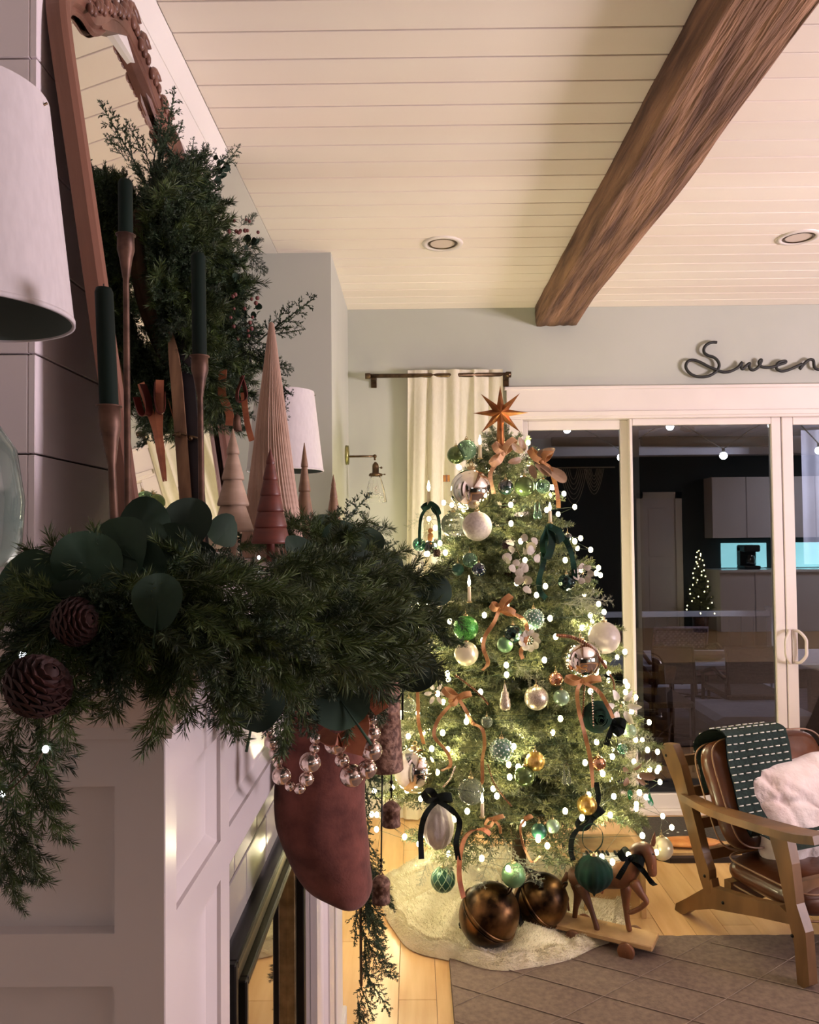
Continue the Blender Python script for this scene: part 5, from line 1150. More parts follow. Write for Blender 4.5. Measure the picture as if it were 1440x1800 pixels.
leg([(H(1112, 1535, -.022), .024), (H(1126, 1558, -.028), .015), (H(1138, 1574, -.03), .011), (H(1124, 1586, -.03), .009), (H(1106, 1594, -.03), .009), (H(1104, 1588, -.03), .011)])
for s in (-1, 1):
    e = V(H(1148, 1472, s*.016)); MB().lathe([(.0005, .042), (.006, .024), (.009, .006), (.006, -.008)], 10, Matrix.Rotation(.15, 4, 'Y') , e, sy=.5).build('ear', 'horse', hz)
    MB().ball(tuple(V(H(1148, 1490, s*.02))), .0035, 8, 6).build('eye', 'black', hz)
MB().tube(spline([H(998, 1525), H(990, 1545), H(997, 1570), H(1000, 1590)], 5), [.010]*6+[.008]*5+[.004]*5, 8).build('tail', 'horse', hz)
sd = V(H(1056, 1508)); MB().grid(lambda u, v: (sd.x+(u-.5)*.066, sd.y+.052*math.sin((v-.5)*2.6), sd.z-.006+.014*(2*u-1)**2-.05*(1-math.cos((v-.5)*2.6))), 14, 16).build('saddle', M['saddle'] if 'saddle' in M else mat('yellow_saddle', '#9a7a3a', '#c4a258', 20, rough=.5), hz)
MB().tube([V(H(1056, 1532))+V((.002*math.cos(a), .050*math.cos(a), .050*math.sin(a))) for a in [k*PI/10 for k in range(21)]], .003, 6).build('girth', 'leather', hz)
hb = MB()
for (px, py) in ((1134, 1487), (1142, 1508)): hb.tube([V(H(px, py))+V((.002, .027*math.cos(a)*(1 if py < 1500 else .8), .026*math.sin(a)*(1 if py < 1500 else .8))) for a in [k*PI/10 for k in range(21)]], .0018, 5)
hb.build('bridle', 'leather', hz)
# platform follows the slight turn of the toy
pc = V(H(1066, 1624)); pr = Matrix.Translation(pc) @ Matrix.Rotation(-.50, 4, 'Z')
MB().box((-.170, -.055, -.012), (.170, .055, .006), pr, bev=.003).build('platform', 'plat', hz)
for (x, y) in ((-.10, -.068), (.085, -.068), (-.10, .068), (.085, .068)):
    MB().lathe([(.001, -.009), (.026, -.009), (.029, -.006), (.029, .006), (.026, .009), (.001, .009)], 26, pr @ Matrix.Translation((x, y, -.024)) @ Matrix.Rotation(PI/2, 4, 'X')).build('wheel', 'horse', hz)
for x in (-.10, .085): MB().tube([pr @ V((x, -.07, -.024)), pr @ V((x, .07, -.024))], .004, 6).build('axle', 'plat', hz)
lowz = (pr @ V((0, 0, -.053))).z + HL.z; hz.location.z -= lowz - .0 if lowz < .3 else 0
bow('black velvet bow tied around the neck of the wooden horse', 1107, 1506, 'bvelvet', [(1088, 1494), (1130, 1516)], [[(1098, 1525), (1086, 1545)], [(1130, 1530), (1145, 1550), (1152, 1556)]], 13, Y=2.79)

# rug
M['rug'] = mat('taupe_wool_rug', '#6b5a50', '#7d6a5e', 60, rough=.98, bump=.6, bscale=160, bdist=.003)
R0 = PZ(791, 1692, .01); rb = PZ(1000, 1646, .01).y
t = thing('area_rug', 'taupe wool area rug with faint diagonal lattice lines', 'rug', (2, 1.4, 0))
def rugz(x, y):
    a = (x*.55+y*1.0)/.19; b_ = (x*.75-y*1.0)/.30; la = abs(a-round(a)); lb = abs(b_-round(b_)); return .011-.0025*math.exp(-(la/.035)**2)-.0018*math.exp(-(lb/.03)**2)
g = MB(); rx0, rx1, ry0, ry1 = R0.x, 4.2, -.6, rb
g.grid(lambda u, v: (rx0+(rx1-rx0)*u, ry0+(ry1-ry0)*v, rugz(rx0+(rx1-rx0)*u, ry0+(ry1-ry0)*v)), 300, 260)
g.build('pile', 'rug', t, world=True)
MB().box((rx0-.002, ry0, 0.0005), (rx1, ry1+.002, .007)).build('backing', 'bark', t, world=True)
M['ruglight'] = mat('pale_rug_yarn', '#8a796d', '#968578', 60, rough=.98)
ln = MB()
for k in range(-8, 30):                    # pale woven lattice yarns, raised lines
    c0 = k*.19
    pts = [(x, c0-x*.55) for x in [rx0+.003+(rx1-rx0)*q/40 for q in range(41)]]; pts = [(x, y) for x, y in pts if ry0 < y < ry1-.003]
    if len(pts) > 2: ln.tube([(x, y, .0122) for x, y in pts], .0017, 4)
    c1 = k*.30
    pts = [(x, x*.75-c1+1.5) for x in [rx0+.003+(rx1-rx0)*q/60 for q in range(61)]]; pts = [(x, y) for x, y in pts if ry0 < y < ry1-.003]
    if len(pts) > 2: ln.tube([(x, y, .0120) for x, y in pts], .0013, 4)
ln.build('lattice_yarn', 'ruglight', t, world=True)

# ================= ARMCHAIR =================
O = PZ(1196, 1606, 0); Fp = PZ(1415, 1738, .012); U = V((Fp.x-O.x, Fp.y-O.y, 0)); LEN = U.length; U.normalize(); W_ = V((-U.y, U.x, 0))
if W_.x < 0: W_ = -W_
def SP(px, py, w=0):                      # photo pixel -> (s, z) in the side plane shifted by w
    d = ray(px, py); o = O + W_*w; n_ = W_; t_ = (o-CAM).dot(n_)/d.dot(n_); p = CAM+d*t_; return ((p-O).dot(U), p.z)
chr_ = thing('armchair', 'mid century wooden armchair with brown leather cushions beside the patio door', 'armchair', O)
M['chairwood'] = mat('greyed_oak', '#5a4028', '#86623f', 8, rough=.42, bump=.15, bscale=30, stretch=(1, 1, .3), bdist=.001, detail=8)
M['brownleather'] = mat('brown_leather', '#3c1f12', '#663a22', 5, rough=.3, bump=.5, bscale=10, bdist=.01, coat=.15, detail=6)
M['piping'] = mat('leather_piping', '#8c6a50', rough=.35)
WD = .62; TK = .034
def loc3(s, z, w): return U*s + W_*w + V((0, 0, z))
def board(name, pxs, w0, w1, m='chairwood', parent=chr_):
    poly = [SP(*p) for p in pxs]; return MB().prism(poly, lambda a, b: loc3(a, b, w0), lambda a, b: loc3(a, b, w1)).build(name, m, parent)
for w0 in (0, WD-TK):
    board('back_post', [(1161, 1315), (1168, 1306), (1183, 1309), (1197, 1345), (1216, 1420), (1236, 1500), (1246, 1530), (1249, 1568), (1238, 1568), (1229, 1540), (1206, 1450), (1184, 1375)], w0, w0+TK)
    board('side_rail', [(1186, 1598), (1188, 1588), (1208, 1578), (1236, 1562), (1250, 1545), (1253, 1560), (1300, 1575), (1370, 1592), (1388, 1610), (1388, 1625), (1330, 1612), (1252, 1598), (1215, 1600), (1201, 1608), (1190, 1606)], w0+.001, w0+TK-.001)
    board('front_leg', [(1348, 1455), (1380, 1460), (1392, 1520), (1400, 1590), (1416, 1640), (1423, 1733), (1408, 1740), (1402, 1736), (1396, 1660), (1382, 1600), (1366, 1520)], w0+.0005, w0+TK+.002)
    # armrest: swept board
    a0, a1, a2, a3, a4 = SP(1202, 1395), SP(1250, 1418), SP(1320, 1440), SP(1400, 1462), SP(1446, 1468)
    pts = spline([loc3(a[0], a[1]-.012, w0+TK/2-.01) for a in (a0, a1, a2, a3, a4)], 6)
    ws = [.045+.045*math.sin(min(1, k/18)*PI/2) for k in range(len(pts))]
    MB().strip(pts, W_, ws, .026).build('armrest', 'chairwood', chr_)
    for (px, py) in ((1171, 1328), (1239, 1540), (1271, 1587), (1393, 1645)):
        s_, z_ = SP(px, py); MB().ball(tuple(loc3(s_, z_, w0)), .006, 10, 6).build('bolt', 'blackmet', chr_)
s0, z0 = SP(1268, 1582); s1, z1 = SP(1380, 1600)
MB().prism([(s1-.02, z1-.01), (s1+.012, z1-.005), (s1+.012, z1+.085), (s1-.02, z1+.08)], lambda a, b: loc3(a, b, TK), lambda a, b: loc3(a, b, WD-TK)).build('front_rail', 'chairwood', chr_)
MB().prism([(s0-.02, z0-.02), (s0+.012, z0-.02), (s0+.012, z0+.06), (s0-.02, z0+.06)], lambda a, b: loc3(a, b, TK), lambda a, b: loc3(a, b, WD-TK)).build('rear_rail', 'chairwood', chr_)
for k in range(4):
    q0 = SP(1178+k*16, 1340+k*55); MB().prism([(q0[0]-.008, q0[1]-.02), (q0[0]+.008, q0[1]-.02), (q0[0]+.008, q0[1]+.02), (q0[0]-.008, q0[1]+.02)], lambda a, b: loc3(a, b, TK), lambda a, b: loc3(a, b, WD-TK)).build('back_slat', 'chairwood', chr_)
def cushion(name, c, ax, ay, az, sx, sy, sz, m, parent, n=26, pip=True, puff=.75, crumple=.0, seed=0):
    """rounded box cushion; ax, ay, az unit axes; half sizes"""
    b = MB(); r4 = random.Random(seed); ph = [r4.uniform(0, 6) for _ in range(6)]
    def sq(v, e): return math.copysign(abs(v)**e, v)
    def f(u, v):
        th = u*2*PI; ph_ = (v-.5)*PI; cx = sq(math.cos(ph_), .45)*sq(math.cos(th), .35); cy = sq(math.cos(ph_), .45)*sq(math.sin(th), .35); cz = sq(math.sin(ph_), .9)
        k = (1-abs(cx)**3)*(1-abs(cy)**3); zz = cz*(puff+(1-puff)*k) + crumple*(math.sin(cx*7+ph[0])*math.sin(cy*6+ph[1])+.6*math.sin(cx*13+cy*9+ph[2]))*abs(cz)
        return c + ax*(cx*sx) + ay*(cy*sy) + az*(zz*sz)
    b.grid(f, n*3, n, closed_u=True); o = b.build(name, m, parent)
    if pip:
        for s in (-1, 1):
            pts = []
            for k in range(65):
                th = 2*PI*k/64; pts.append(c + ax*(sq(math.cos(th), .35)*sx*.985) + ay*(sq(math.sin(th), .35)*sy*.985) + az*(s*sz*.62))
            q = MB().tube(pts, .0035, 6); q.build('piping', 'piping', o)
    return o
# seat cushion
sa, sb_ = SP(1250, 1538), SP(1395, 1560); zt = SP(1255, 1518)[1]; zb = SP(1300, 1570)[1]
smid = ((SP(1246, 1530)[0])+(SP(1400, 1560)[0]))/2+.01; 
cushion('seat_cushion', loc3(smid, (zt+zb)/2+.005, WD/2), U, W_, V((0, 0, 1)), abs(SP(1405, 1560)[0]-SP(1248, 1530)[0])/2, WD/2-TK-.004, .068, 'brownleather', chr_, crumple=.05, seed=1)
# back cushion leaning along the posts
b0 = SP(1256, 1505); b1 = SP(1200, 1312); bd_ = V((0, 0, 0)); dz_ = (loc3(b1[0], b1[1], 0)-loc3(b0[0], b0[1], 0)); hb_ = dz_.length/2; dz_.normalize(); nb = dz_.cross(W_).normalized()
if nb.dot(U) < 0: nb = -nb
mc = (loc3(b0[0], b0[1], WD/2)+loc3(b1[0], b1[1], WD/2))/2 + nb*.055
cushion('back_cushion', mc, dz_, W_, nb, hb_*1.02, WD/2-TK+.01, .078, 'brownleather', chr_, crumple=.06, seed=2)
# throw over the back
M['throw'] = mat('dark_green_knit', '#10201c', '#1c302a', 90, rough=.95, bump=.6, bscale=160, bdist=.002)
M['stitch'] = mat('cream_stitch', '#cfd0c4', rough=.9)
th_ = thing('throw_blanket', 'dark green knit throw with cream stitched stripes over the chair back', 'blanket', O)
tc = [( -.5, -.25), (-.5, .2)]
def throw(u, v, lift=0.0):                # u across, v from behind over the top and down the front to the seat
    w = .215+(u-.5)*.30 + .02*math.sin(v*7); L = hb_*2
    A = mc - nb*(.098+lift); B = mc + nb*(.094+lift); top = dz_*(hb_*1.02+.026+lift)
    if v < .2: k = v/.2; p = A + dz_*(hb_*(.1+.85*k)); 
    elif v < .38: a = (v-.2)/.18*PI; p = mc + dz_*(hb_*.95) + nb*(-math.cos(a)*(.098+lift)) + dz_*(math.sin(a)*(.05+lift))
    elif v < .86: k = (v-.38)/.48; p = B + dz_*(hb_*(.95-1.75*k))
    else: k = (v-.86)/.14; p = B + dz_*(-hb_*.80) + U*(.16*k) + V((0, 0, -.0*k)) 
    if v >= .86: p = p + V((0, 0, .03-.02*k))
    return p + W_*(w-WD/2) + nb*(.004*math.sin(u*11+v*5)+.004*math.sin(v*23+u*4))
g = MB(); g.grid(throw, 26, 90); g.grid(lambda u, v: throw(u, v, -.006), 26, 90); g.build('fabric', 'throw', th_)
for k in range(26):
    v = .04+k*.037; g = MB()
    for j in range(9):
        u0 = .01+j/9*.98; g.tube([throw(u0+q*.022, v, .0035) for q in range(4)], .0024, 5)
    g.build('stripe', 'stitch', th_)
# fluffy pillow
M['pfur'] = mat('white_rabbit_fur', '#d8c2bc', '#ece0da', 9, rough=.95, sheen=.8, bump=.8, bscale=60, bdist=.006)
pl = thing('throw_pillow', 'fluffy off white faux fur pillow with sunken channels on the armchair', 'pillow', O)
pq0 = PZ(1375, 1420, .5); 
rel = lambda px, py, Y: P(px, py, Y)-O
_sp = SP(1380, 1420, .34); pcen = loc3(_sp[0], _sp[1], .36); pax = (rel(1440, 1355, 2.80)-rel(1318, 1420, 2.72)).normalized(); pz = V((0, -.35, .93)).normalized()
pax = (W_*.9+U*.12+V((0,0,.12))).normalized(); paz = (nb*.9+V((0, 0, -.1))).normalized(); pay = paz.cross(pax).normalized(); pax = pay.cross(paz)
if pay.z < 0: pay = -pay
pcen = pcen + nb*.06 - V((0, 0, .02))
def pillow():
    b = MB()
    def f(u, v):
        th = u*2*PI; r_ = math.sin(PI*v); x = math.copysign(abs(math.cos(th))**.38, math.cos(th))*math.copysign(abs(r_)**.45, r_); y = math.copysign(abs(math.sin(th))**.38, math.sin(th))*math.copysign(abs(r_)**.45, r_)
        z = math.cos(PI*v); e = (1-.6*(x*x*y*y))*(1-.25*abs(x)**4)*(1-.25*abs(y)**4)
        crease = .16*math.exp(-((x-.1-.25*math.sin(y*2))/.07)**2)+.15*math.exp(-((y+.3*x-.15)/.07)**2)+.13*math.exp(-((x+.55+.2*y)/.06)**2)
        z2 = math.copysign(abs(z)**.9, z)*(e-crease)*.105 + .006*math.sin(x*17)*math.sin(y*15)
        cr = 1+.10*(x*x*y*y)
        return pcen + pax*(x*.225*cr) + pay*(y*.18*cr) + paz*z2
    b.grid(f, 110, 70, closed_u=True); return b
pillow().build('cover', 'pfur', pl)
# floor things by the door
M['matdark'] = mat('dark_speckled_mat', '#3a332e', '#4a423b', 90, rough=.95, bump=.3, bscale=200)
a = PZ(1150, 1448, .006); b_ = PZ(1222, 1490, .006)
t = thing('door_mat', 'dark speckled mat on the floor behind the wooden horse', 'mat', (a.x+.2, 3.8, 0)); MB().box((a.x-.12, PZ(1200, 1505, 0).y, 0.0005), (a.x+.62, 4.11, .012), bev=.003).build('mat', 'matdark', t, world=True)
sp2 = MB()
for (px, py) in ((1178, 1452), (1192, 1463), (1186, 1471), (1198, 1482), (1180, 1483), (1205, 1460), (1174, 1465)): c = PZ(px, py, .013); sp2.ball(c, .007, 8, 4, sz=.3, sy=.5)
sp2.build('speckle', 'stitch', t, world=True)
c = PZ(1190, 1508, 0); t = thing('wooden_tray', 'low wooden slipper shaped block on a black board behind the armchair', 'tray', (c.x, c.y, 0))
MB().prism([(-.10, -.02), (-.05, -.06), (.30, -.06), (.30, .09), (-.02, .09)], lambda a, b: (a, b, .0005), lambda a, b: (a, b, .022)).build('base', 'darkwood', t)
MB().prism([(-.04, -.03), (.28, -.03), (.28, .10), (-.05, .10), (-.09, .03)], lambda a, b: (a, b, .022), lambda a, b: (a, b, .034)).build('board', 'plat', t)
g = MB(); g.grid(lambda u, v: (-.04+.27*v+.0*u, .05+.055*math.cos(u*2*PI)*math.sin(PI*min(1, .15+v*.9))**.5, .052+.017*math.sin(u*2*PI)*math.sin(PI*min(1, .15+v*.9))**.5), 20, 12, closed_u=True); g.build('block', 'ginger', t)
# toy piano behind the horse
c = PZ(1075, 1520, 0); kp = P(1078, 1492, 3.08); t = thing('toy_piano', 'small wooden toy piano with black and white keys behind the toy horse', 'toy piano', (kp.x, 3.12, 0))
w2 = .115
MB().box((-w2, -.0, .0), (w2, .16, .235), bev=.004).build('case', 'plat', t); MB().box((-w2, -.07, .19), (w2, 0, .215), bev=.003).build('key_bed', 'plat', t)
for k in range(14): MB().box((-w2+.006+k*.0155, -.066, .215), (-w2+.006+k*.0155+.0142, -.002, .224), bev=.001).build('white_key', 'petal', t)
for k in range(13):
    if k % 7 not in (2, 6): MB().box((-w2+.006+k*.0155+.0105, -.036, .224), (-w2+.006+k*.0155+.0185, -.002, .232), bev=.001).build('black_key', 'black', t)
for s in (-1, 1): MB().box((s*w2*.92-.01, -.065, 0), (s*w2*.92+.01, -.045, .19), bev=.002).build('leg', 'plat', t)
# ================= CURTAIN, SCONCE, SIGN =================
M['linen'] = mat('sheer_white_linen', '#e6dfcc', '#efe9da', 160, rough=.9, stretch=(1, 1, .25), bump=.15, bscale=300, bdist=.0006)
_m = M['linen']; nt = _m.node_tree; bs_ = nt.nodes['Principled BSDF']; tr_ = nt.nodes.new('ShaderNodeBsdfTranslucent'); tr_.inputs[0].default_value = C('#efe6d0'); mx_ = nt.nodes.new('ShaderNodeMixShader'); mx_.inputs[0].default_value = .35
nt.links.new(bs_.outputs[0], mx_.inputs[1]); nt.links.new(tr_.outputs[0], mx_.inputs[2]); nt.links.new(mx_.outputs[0], nt.nodes['Material Output'].inputs[0])
CYY = 4.10
cu = thing('curtain', 'sheer white linen curtain panel with pinch pleats left of the patio door', 'curtain', P(800, 655, CYY))
xa, xb = P(717, 655, CYY).x, P(882, 655, CYY).x; zt2 = P(800, 650, CYY).z
def curt(u, v):
    z = zt2-(zt2-.012)*v; sp_ = 1+.10*v; x = xb-(xb-xa)*(1-u)*sp_; am = .006+.011*min(1, v*4)
    y = am*math.sin(u*2*PI*5+1.8*math.sin(u*4+v))+am*.55*math.sin(u*2*PI*9.3+1.3+v*1.5)+.004*math.sin(v*20+u*9)
    return (x+.006*math.sin(u*40+v*3), CYY+.0+y, z)
g = MB(); g.grid(curt, 180, 50); g.build('panel', 'linen', cu, world=True)
g = MB(); g.grid(lambda u, v: (lambda p: (p[0], p[1]-.003, p[2]))(curt(u, v*.048)), 180, 5); g.build('header_hem', 'linen', cu, world=True)
rdz = P(800, 658, 4.08).z; x0, x1 = P(652, 659, 4.08).x, P(889, 653, 4.08).x
rd = thing('curtain_rod', 'aged bronze curtain rod with end caps on the back wall', 'curtain rod', (x0, 4.08, rdz))
RM = Matrix.Translation((0, 0, 0))
MB().tube([(x0, 4.10, rdz), (x1, 4.10, rdz)], .011, 14).build('rod', 'bronze', rd, world=True)
for x, s in ((x0, -1), (x1, 1)):
    MB().tube([(x, 4.10, rdz), (x+s*.006, 4.10, rdz), (x+s*.03, 4.10, rdz)], [.011, .0155, .0155], 14).build('end_cap', 'bronze', rd, world=True)
    b = MB(); xx = x-s*.0; b.box((xx+.006-.006, 4.10, rdz-.018), (xx+.02, 4.169, rdz-.008)); b.box((xx-.004, 4.160, rdz-.05), (xx+.026, 4.1695, rdz+.015), bev=.002); b.build('bracket', 'bronze', rd, world=True)
# sconce on the side wall
sc0 = P(610, 800, 3.55); SX = -.339
sn = thing('wall_sconce', 'aged brass swing arm wall sconce with clear glass bell shade', 'wall lamp', (SX, 3.98, P(612, 800, 3.98).z))
sy = 3.98*1.0; so = V(sn.location); q = lambda px, py: P(px, py, sy)
MB().lathe([(.001, 0), (.048, 0), (.05, .004), (.048, .016), (.001, .018)], 28, Matrix.Rotation(PI/2, 4, 'Y') , (0, 0, -.0)).build('wall_plate', 'brass', sn)
el = q(659, 802)-so
MB().tube([(.014, 0, el.z), (el.x, 0, el.z)], .0055, 10).build('arm', 'bronze', sn)
sb = MB(); sb.ball((el.x, 0, el.z), .010, 12, 8); sb.tube([(el.x, 0, el.z), (el.x, 0, el.z-.02)], .005, 8)
zs_ = [q(661, y).z-so.z for y in (812, 818, 831, 834, 837)]
sb.lathe([(.004, zs_[0]), (.014, zs_[1]+.006), (.0165, zs_[1]-.004), (.0165, zs_[2]), (.032, zs_[3]+.004), (.034, zs_[3]), (.034, zs_[4]), (.018, zs_[4]-.001)], 20, None, (el.x+.003, 0, 0)); sb.build('socket', 'bronze', sn)
kb = MB()
for a in (0, 2.1, 4.2): kb.tube([(el.x+.003+.034*math.cos(a), .034*math.sin(a), zs_[3]), (el.x+.003+.046*math.cos(a), .046*math.sin(a), zs_[3])], .0022, 6); kb.ball((el.x+.003+.046*math.cos(a), .046*math.sin(a), zs_[3]), .0042, 8, 6)
kb.tube([(el.x+.02, 0, zs_[1]-.012), (el.x+.03, 0, zs_[1]-.012)], .002, 6); kb.ball((el.x+.032, 0, zs_[1]-.012), .006, 8, 6); kb.build('thumb_screw', 'bronze', sn)
M['cglass'] = mat('clear_lamp_glass', '#ffffff', rough=.01, trans=1, ior=1.2)
za, zb2 = zs_[4], q(661, 883).z-so.z; H_ = za-zb2
MB().lathe([(.024, za), (.034, za-H_*.2), (.046, za-H_*.55), (.056, zb2), (.0545, zb2), (.0445, za-H_*.55), (.0325, za-H_*.2), (.0225, za)], 32, None, (el.x+.003, 0, 0)).build('glass_shade', 'cglass', sn)
MB().lathe([(.001, zb2+.03), (.012, zb2+.036), (.02, zb2+.055), (.014, zb2+.08), (.010, za-.002)], 16, None, (el.x+.003, 0, 0)).build('bulb', 'cglass', sn)
MB().tube([(el.x+.003+.004*math.cos(k*.9), .004*math.sin(k*.9), zb2+.045+k*.0025) for k in range(16)], .0008, 4).build('filament', 'g_copper', sn)
# script sign
def sg(px, py): return P(1180+px/5.538, 560+py/5.538, 4.145)
strokes = [[(445, 232), (410, 230), (370, 240), (335, 265), (318, 300), (325, 335), (360, 360), (410, 375), (448, 405), (468, 450), (455, 495), (420, 530), (370, 558), (310, 568), (240, 562), (180, 530), (145, 480), (150, 435), (180, 408), (225, 405), (290, 428), (360, 465), (430, 495), (500, 520), (560, 518), (610, 500), (650, 475), (680, 440), (688, 428), (682, 465), (690, 490), (705, 485), (735, 455), (765, 435), (760, 465), (775, 495), (805, 500), (840, 480), (865, 445), (880, 408), (870, 402), (855, 425), (870, 460), (905, 475), (960, 475), (1010, 465), (1060, 445), (1110, 430), (1115, 415), (1085, 415), (1045, 430), (1025, 465), (1035, 495), (1080, 512), (1140, 500), (1200, 475), (1265, 445), (1275, 440), (1262, 470), (1255, 490), (1275, 465), (1315, 420), (1355, 398), (1385, 410), (1390, 450), (1400, 480), (1430, 495), (1470, 485), (1520, 440)]]
t = thing('script_sign', 'black metal cursive name sign reading Swen on the wall above the patio door', 'sign', sg(700, 450))
for s in strokes: MB().tube(spline([sg(*p) for p in s], 5), .0078, 10).build('lettering', 'black', t, world=True)
for p in ((445, 232), (430, 495), (880, 408), (1262, 470)): a = sg(*p); MB().tube([(a.x, 4.145, a.z), (a.x, BACK-.0005, a.z)], .002, 6).build('standoff', 'black', t, world=True)

# ================= OUTSIDE: THE PORCH =================
pf = MB(); M['pwhite'] = mat('porch_white_paint', '#b7b3bf', '#c4c0cc', 4, rough=.6)
ps = struct('floor_1', 'dark_gap', MB().box((-2.5, BACK+.12, -.12), (8, 7.6, -.06)), 'porch deck outside the patio door')
for k in range(24): MB().box((-2.5, BACK+.125+k*.14, -.06), (8, BACK+.125+k*.14+.134, -.03), bev=.003).build('deck_board', 'porch_board', ps)
pcl = struct('ceiling_1', 'pwhite', MB().box((-2.5, BACK+.12, 2.33), (8, 7.6, 2.42)), 'white board ceiling of the porch')
for k in range(60): MB().box((-2.5+k*.175, BACK+.125, 2.318), (-2.5+k*.175+.170, 7.55, 2.331), bev=.002).build('porch_ceiling_board', 'pwhite', pcl)
PY = 7.2
def pz_(py): return P(1240, py, PY).z
struct('trim_4', 'pwhite', MB().box((-2.5, PY-.05, pz_(800)), (8, PY+.08, 2.33)), 'white porch header beam')
M['ext'] = mat('night_siding', '#1c2024', '#20252a', 3, rough=.8)
struct('wall_outside', 'ext', MB().box((-3, 9.6, -.5), (9, 9.7, 4)), 'dark siding beyond the porch')
rs_ = thing('roller_shade', 'rolled up dark porch shade under the porch header', 'shade', (2.2, PY-.13, pz_(776)))
for a, b in ((970, 1100), (1128, 1366), (1420, 1600)):
    a_, b2 = P(a, 776, PY-.13), P(b, 776, PY-.13); MB().tube([a_, b2], .045, 14).build('shade_roll', 'g_tealmatte' if False else 'black', rs_, world=True)
rl = thing('porch_railing', 'white porch railing with post outside the patio door', 'railing', (2.5, PY, -.03))
zr = P(1240, 1080, PY).z
MB().box((-2, PY-.03, zr-.02), (P(1352, 1080, PY).x, PY+.03, zr+.03), bev=.005).build('top_rail', 'pwhite', rl, world=True)
MB().box((-2, PY-.02, .06), (P(1352, 1080, PY).x, PY+.02, .10), bev=.005).build('bottom_rail', 'pwhite', rl, world=True)
xp = P(1361, 1080, PY).x
for x, nm in ((xp, 1), (P(1030, 1080, PY).x-2.2, 2)):
    MB().box((x-.05, PY-.05, -.03), (x+.05, PY+.05, P(1360, 1072, PY).z), bev=.004).build('post', 'pwhite', rl, world=True); MB().box((x-.06, PY-.06, P(1360, 1072, PY).z), (x+.06, PY+.06, P(1360, 1068, PY).z+.01), bev=.004).build('post_cap', 'pwhite', rl, world=True)
xx = -1.9
while xx < xp-.1: MB().box((xx-.008, PY-.008, .10), (xx+.008, PY+.008, zr-.02)).build('baluster', 'black', rl, world=True); xx += .11
struct('trim_5', 'pwhite', MB().box((P(1357, 900, PY).x, PY-.04, -.03), (P(1370, 900, PY).x, PY+.04, 2.3)), 'white porch post')
# festoon bulbs outside
fe = thing('festoon_lights', 'outdoor festoon lights on black wire under the porch ceiling', 'string lights', P(1178, 750, 5.4))
M['festoon'] = mat('festoon_bulb', '#ffffff', emit='#eef0ff', es=34)
fl_pts = [(905, 790, 5.2), (955, 757, 5.2), (997, 755, 5.2), (1045, 775, 5.3), (1092, 804, 5.3), (1140, 772, 5.3), (1178, 750, 5.4), (1225, 772, 5.4), (1272, 801, 5.4), (1318, 768, 5.4), (1357, 748, 5.4), (1402, 752, 5.4), (1440, 792, 5.4)]
FB = [P(*q) for q in fl_pts]
for i in (2, 4, 6, 8, 10, 12):
    p = FB[i]; MB().ball((0, 0, 0), .025, 16, 10).build('bulb', 'festoon', fe, loc=p-V(fe.location)); MB().tube([p+V((0, 0, .018)), p+V((0, 0, .05))], .011, 8).build('bulb_socket', 'black', fe, world=True)
MB().tube([p+V((0, 0, .045)) for p in FB], .0045, 6).build('wire', 'black', fe, world=True)
M['fan'] = mat('brown_fan_blade', '#6a4a44', rough=.5); t = thing('ceiling_fan', 'brown porch ceiling fan blade tip below the porch ceiling', 'fan', P(1205, 752, 5.8))
c = P(1210, 741, 5.8)
MB().tube([(c.x, c.y, c.z+.02), (c.x, c.y, 2.318)], .012, 8).build('downrod', 'fan', t, world=True); MB().lathe([(.001, -.04), (.07, -.03), (.08, .01), (.03, .03)], 18, None, c-V(t.location)).build('motor', 'fan', t)
for a in (-.0, 1.26, 2.5, 3.77, 5.03): MB().strip([c+V((math.cos(a)*r_, math.sin(a)*r_, -.012)) for r_ in (.07, .2, .4, .48)], (-math.sin(a), math.cos(a), .12), [.05, .09, .11, .04], .008).build('blade', 'fan', t, world=True)
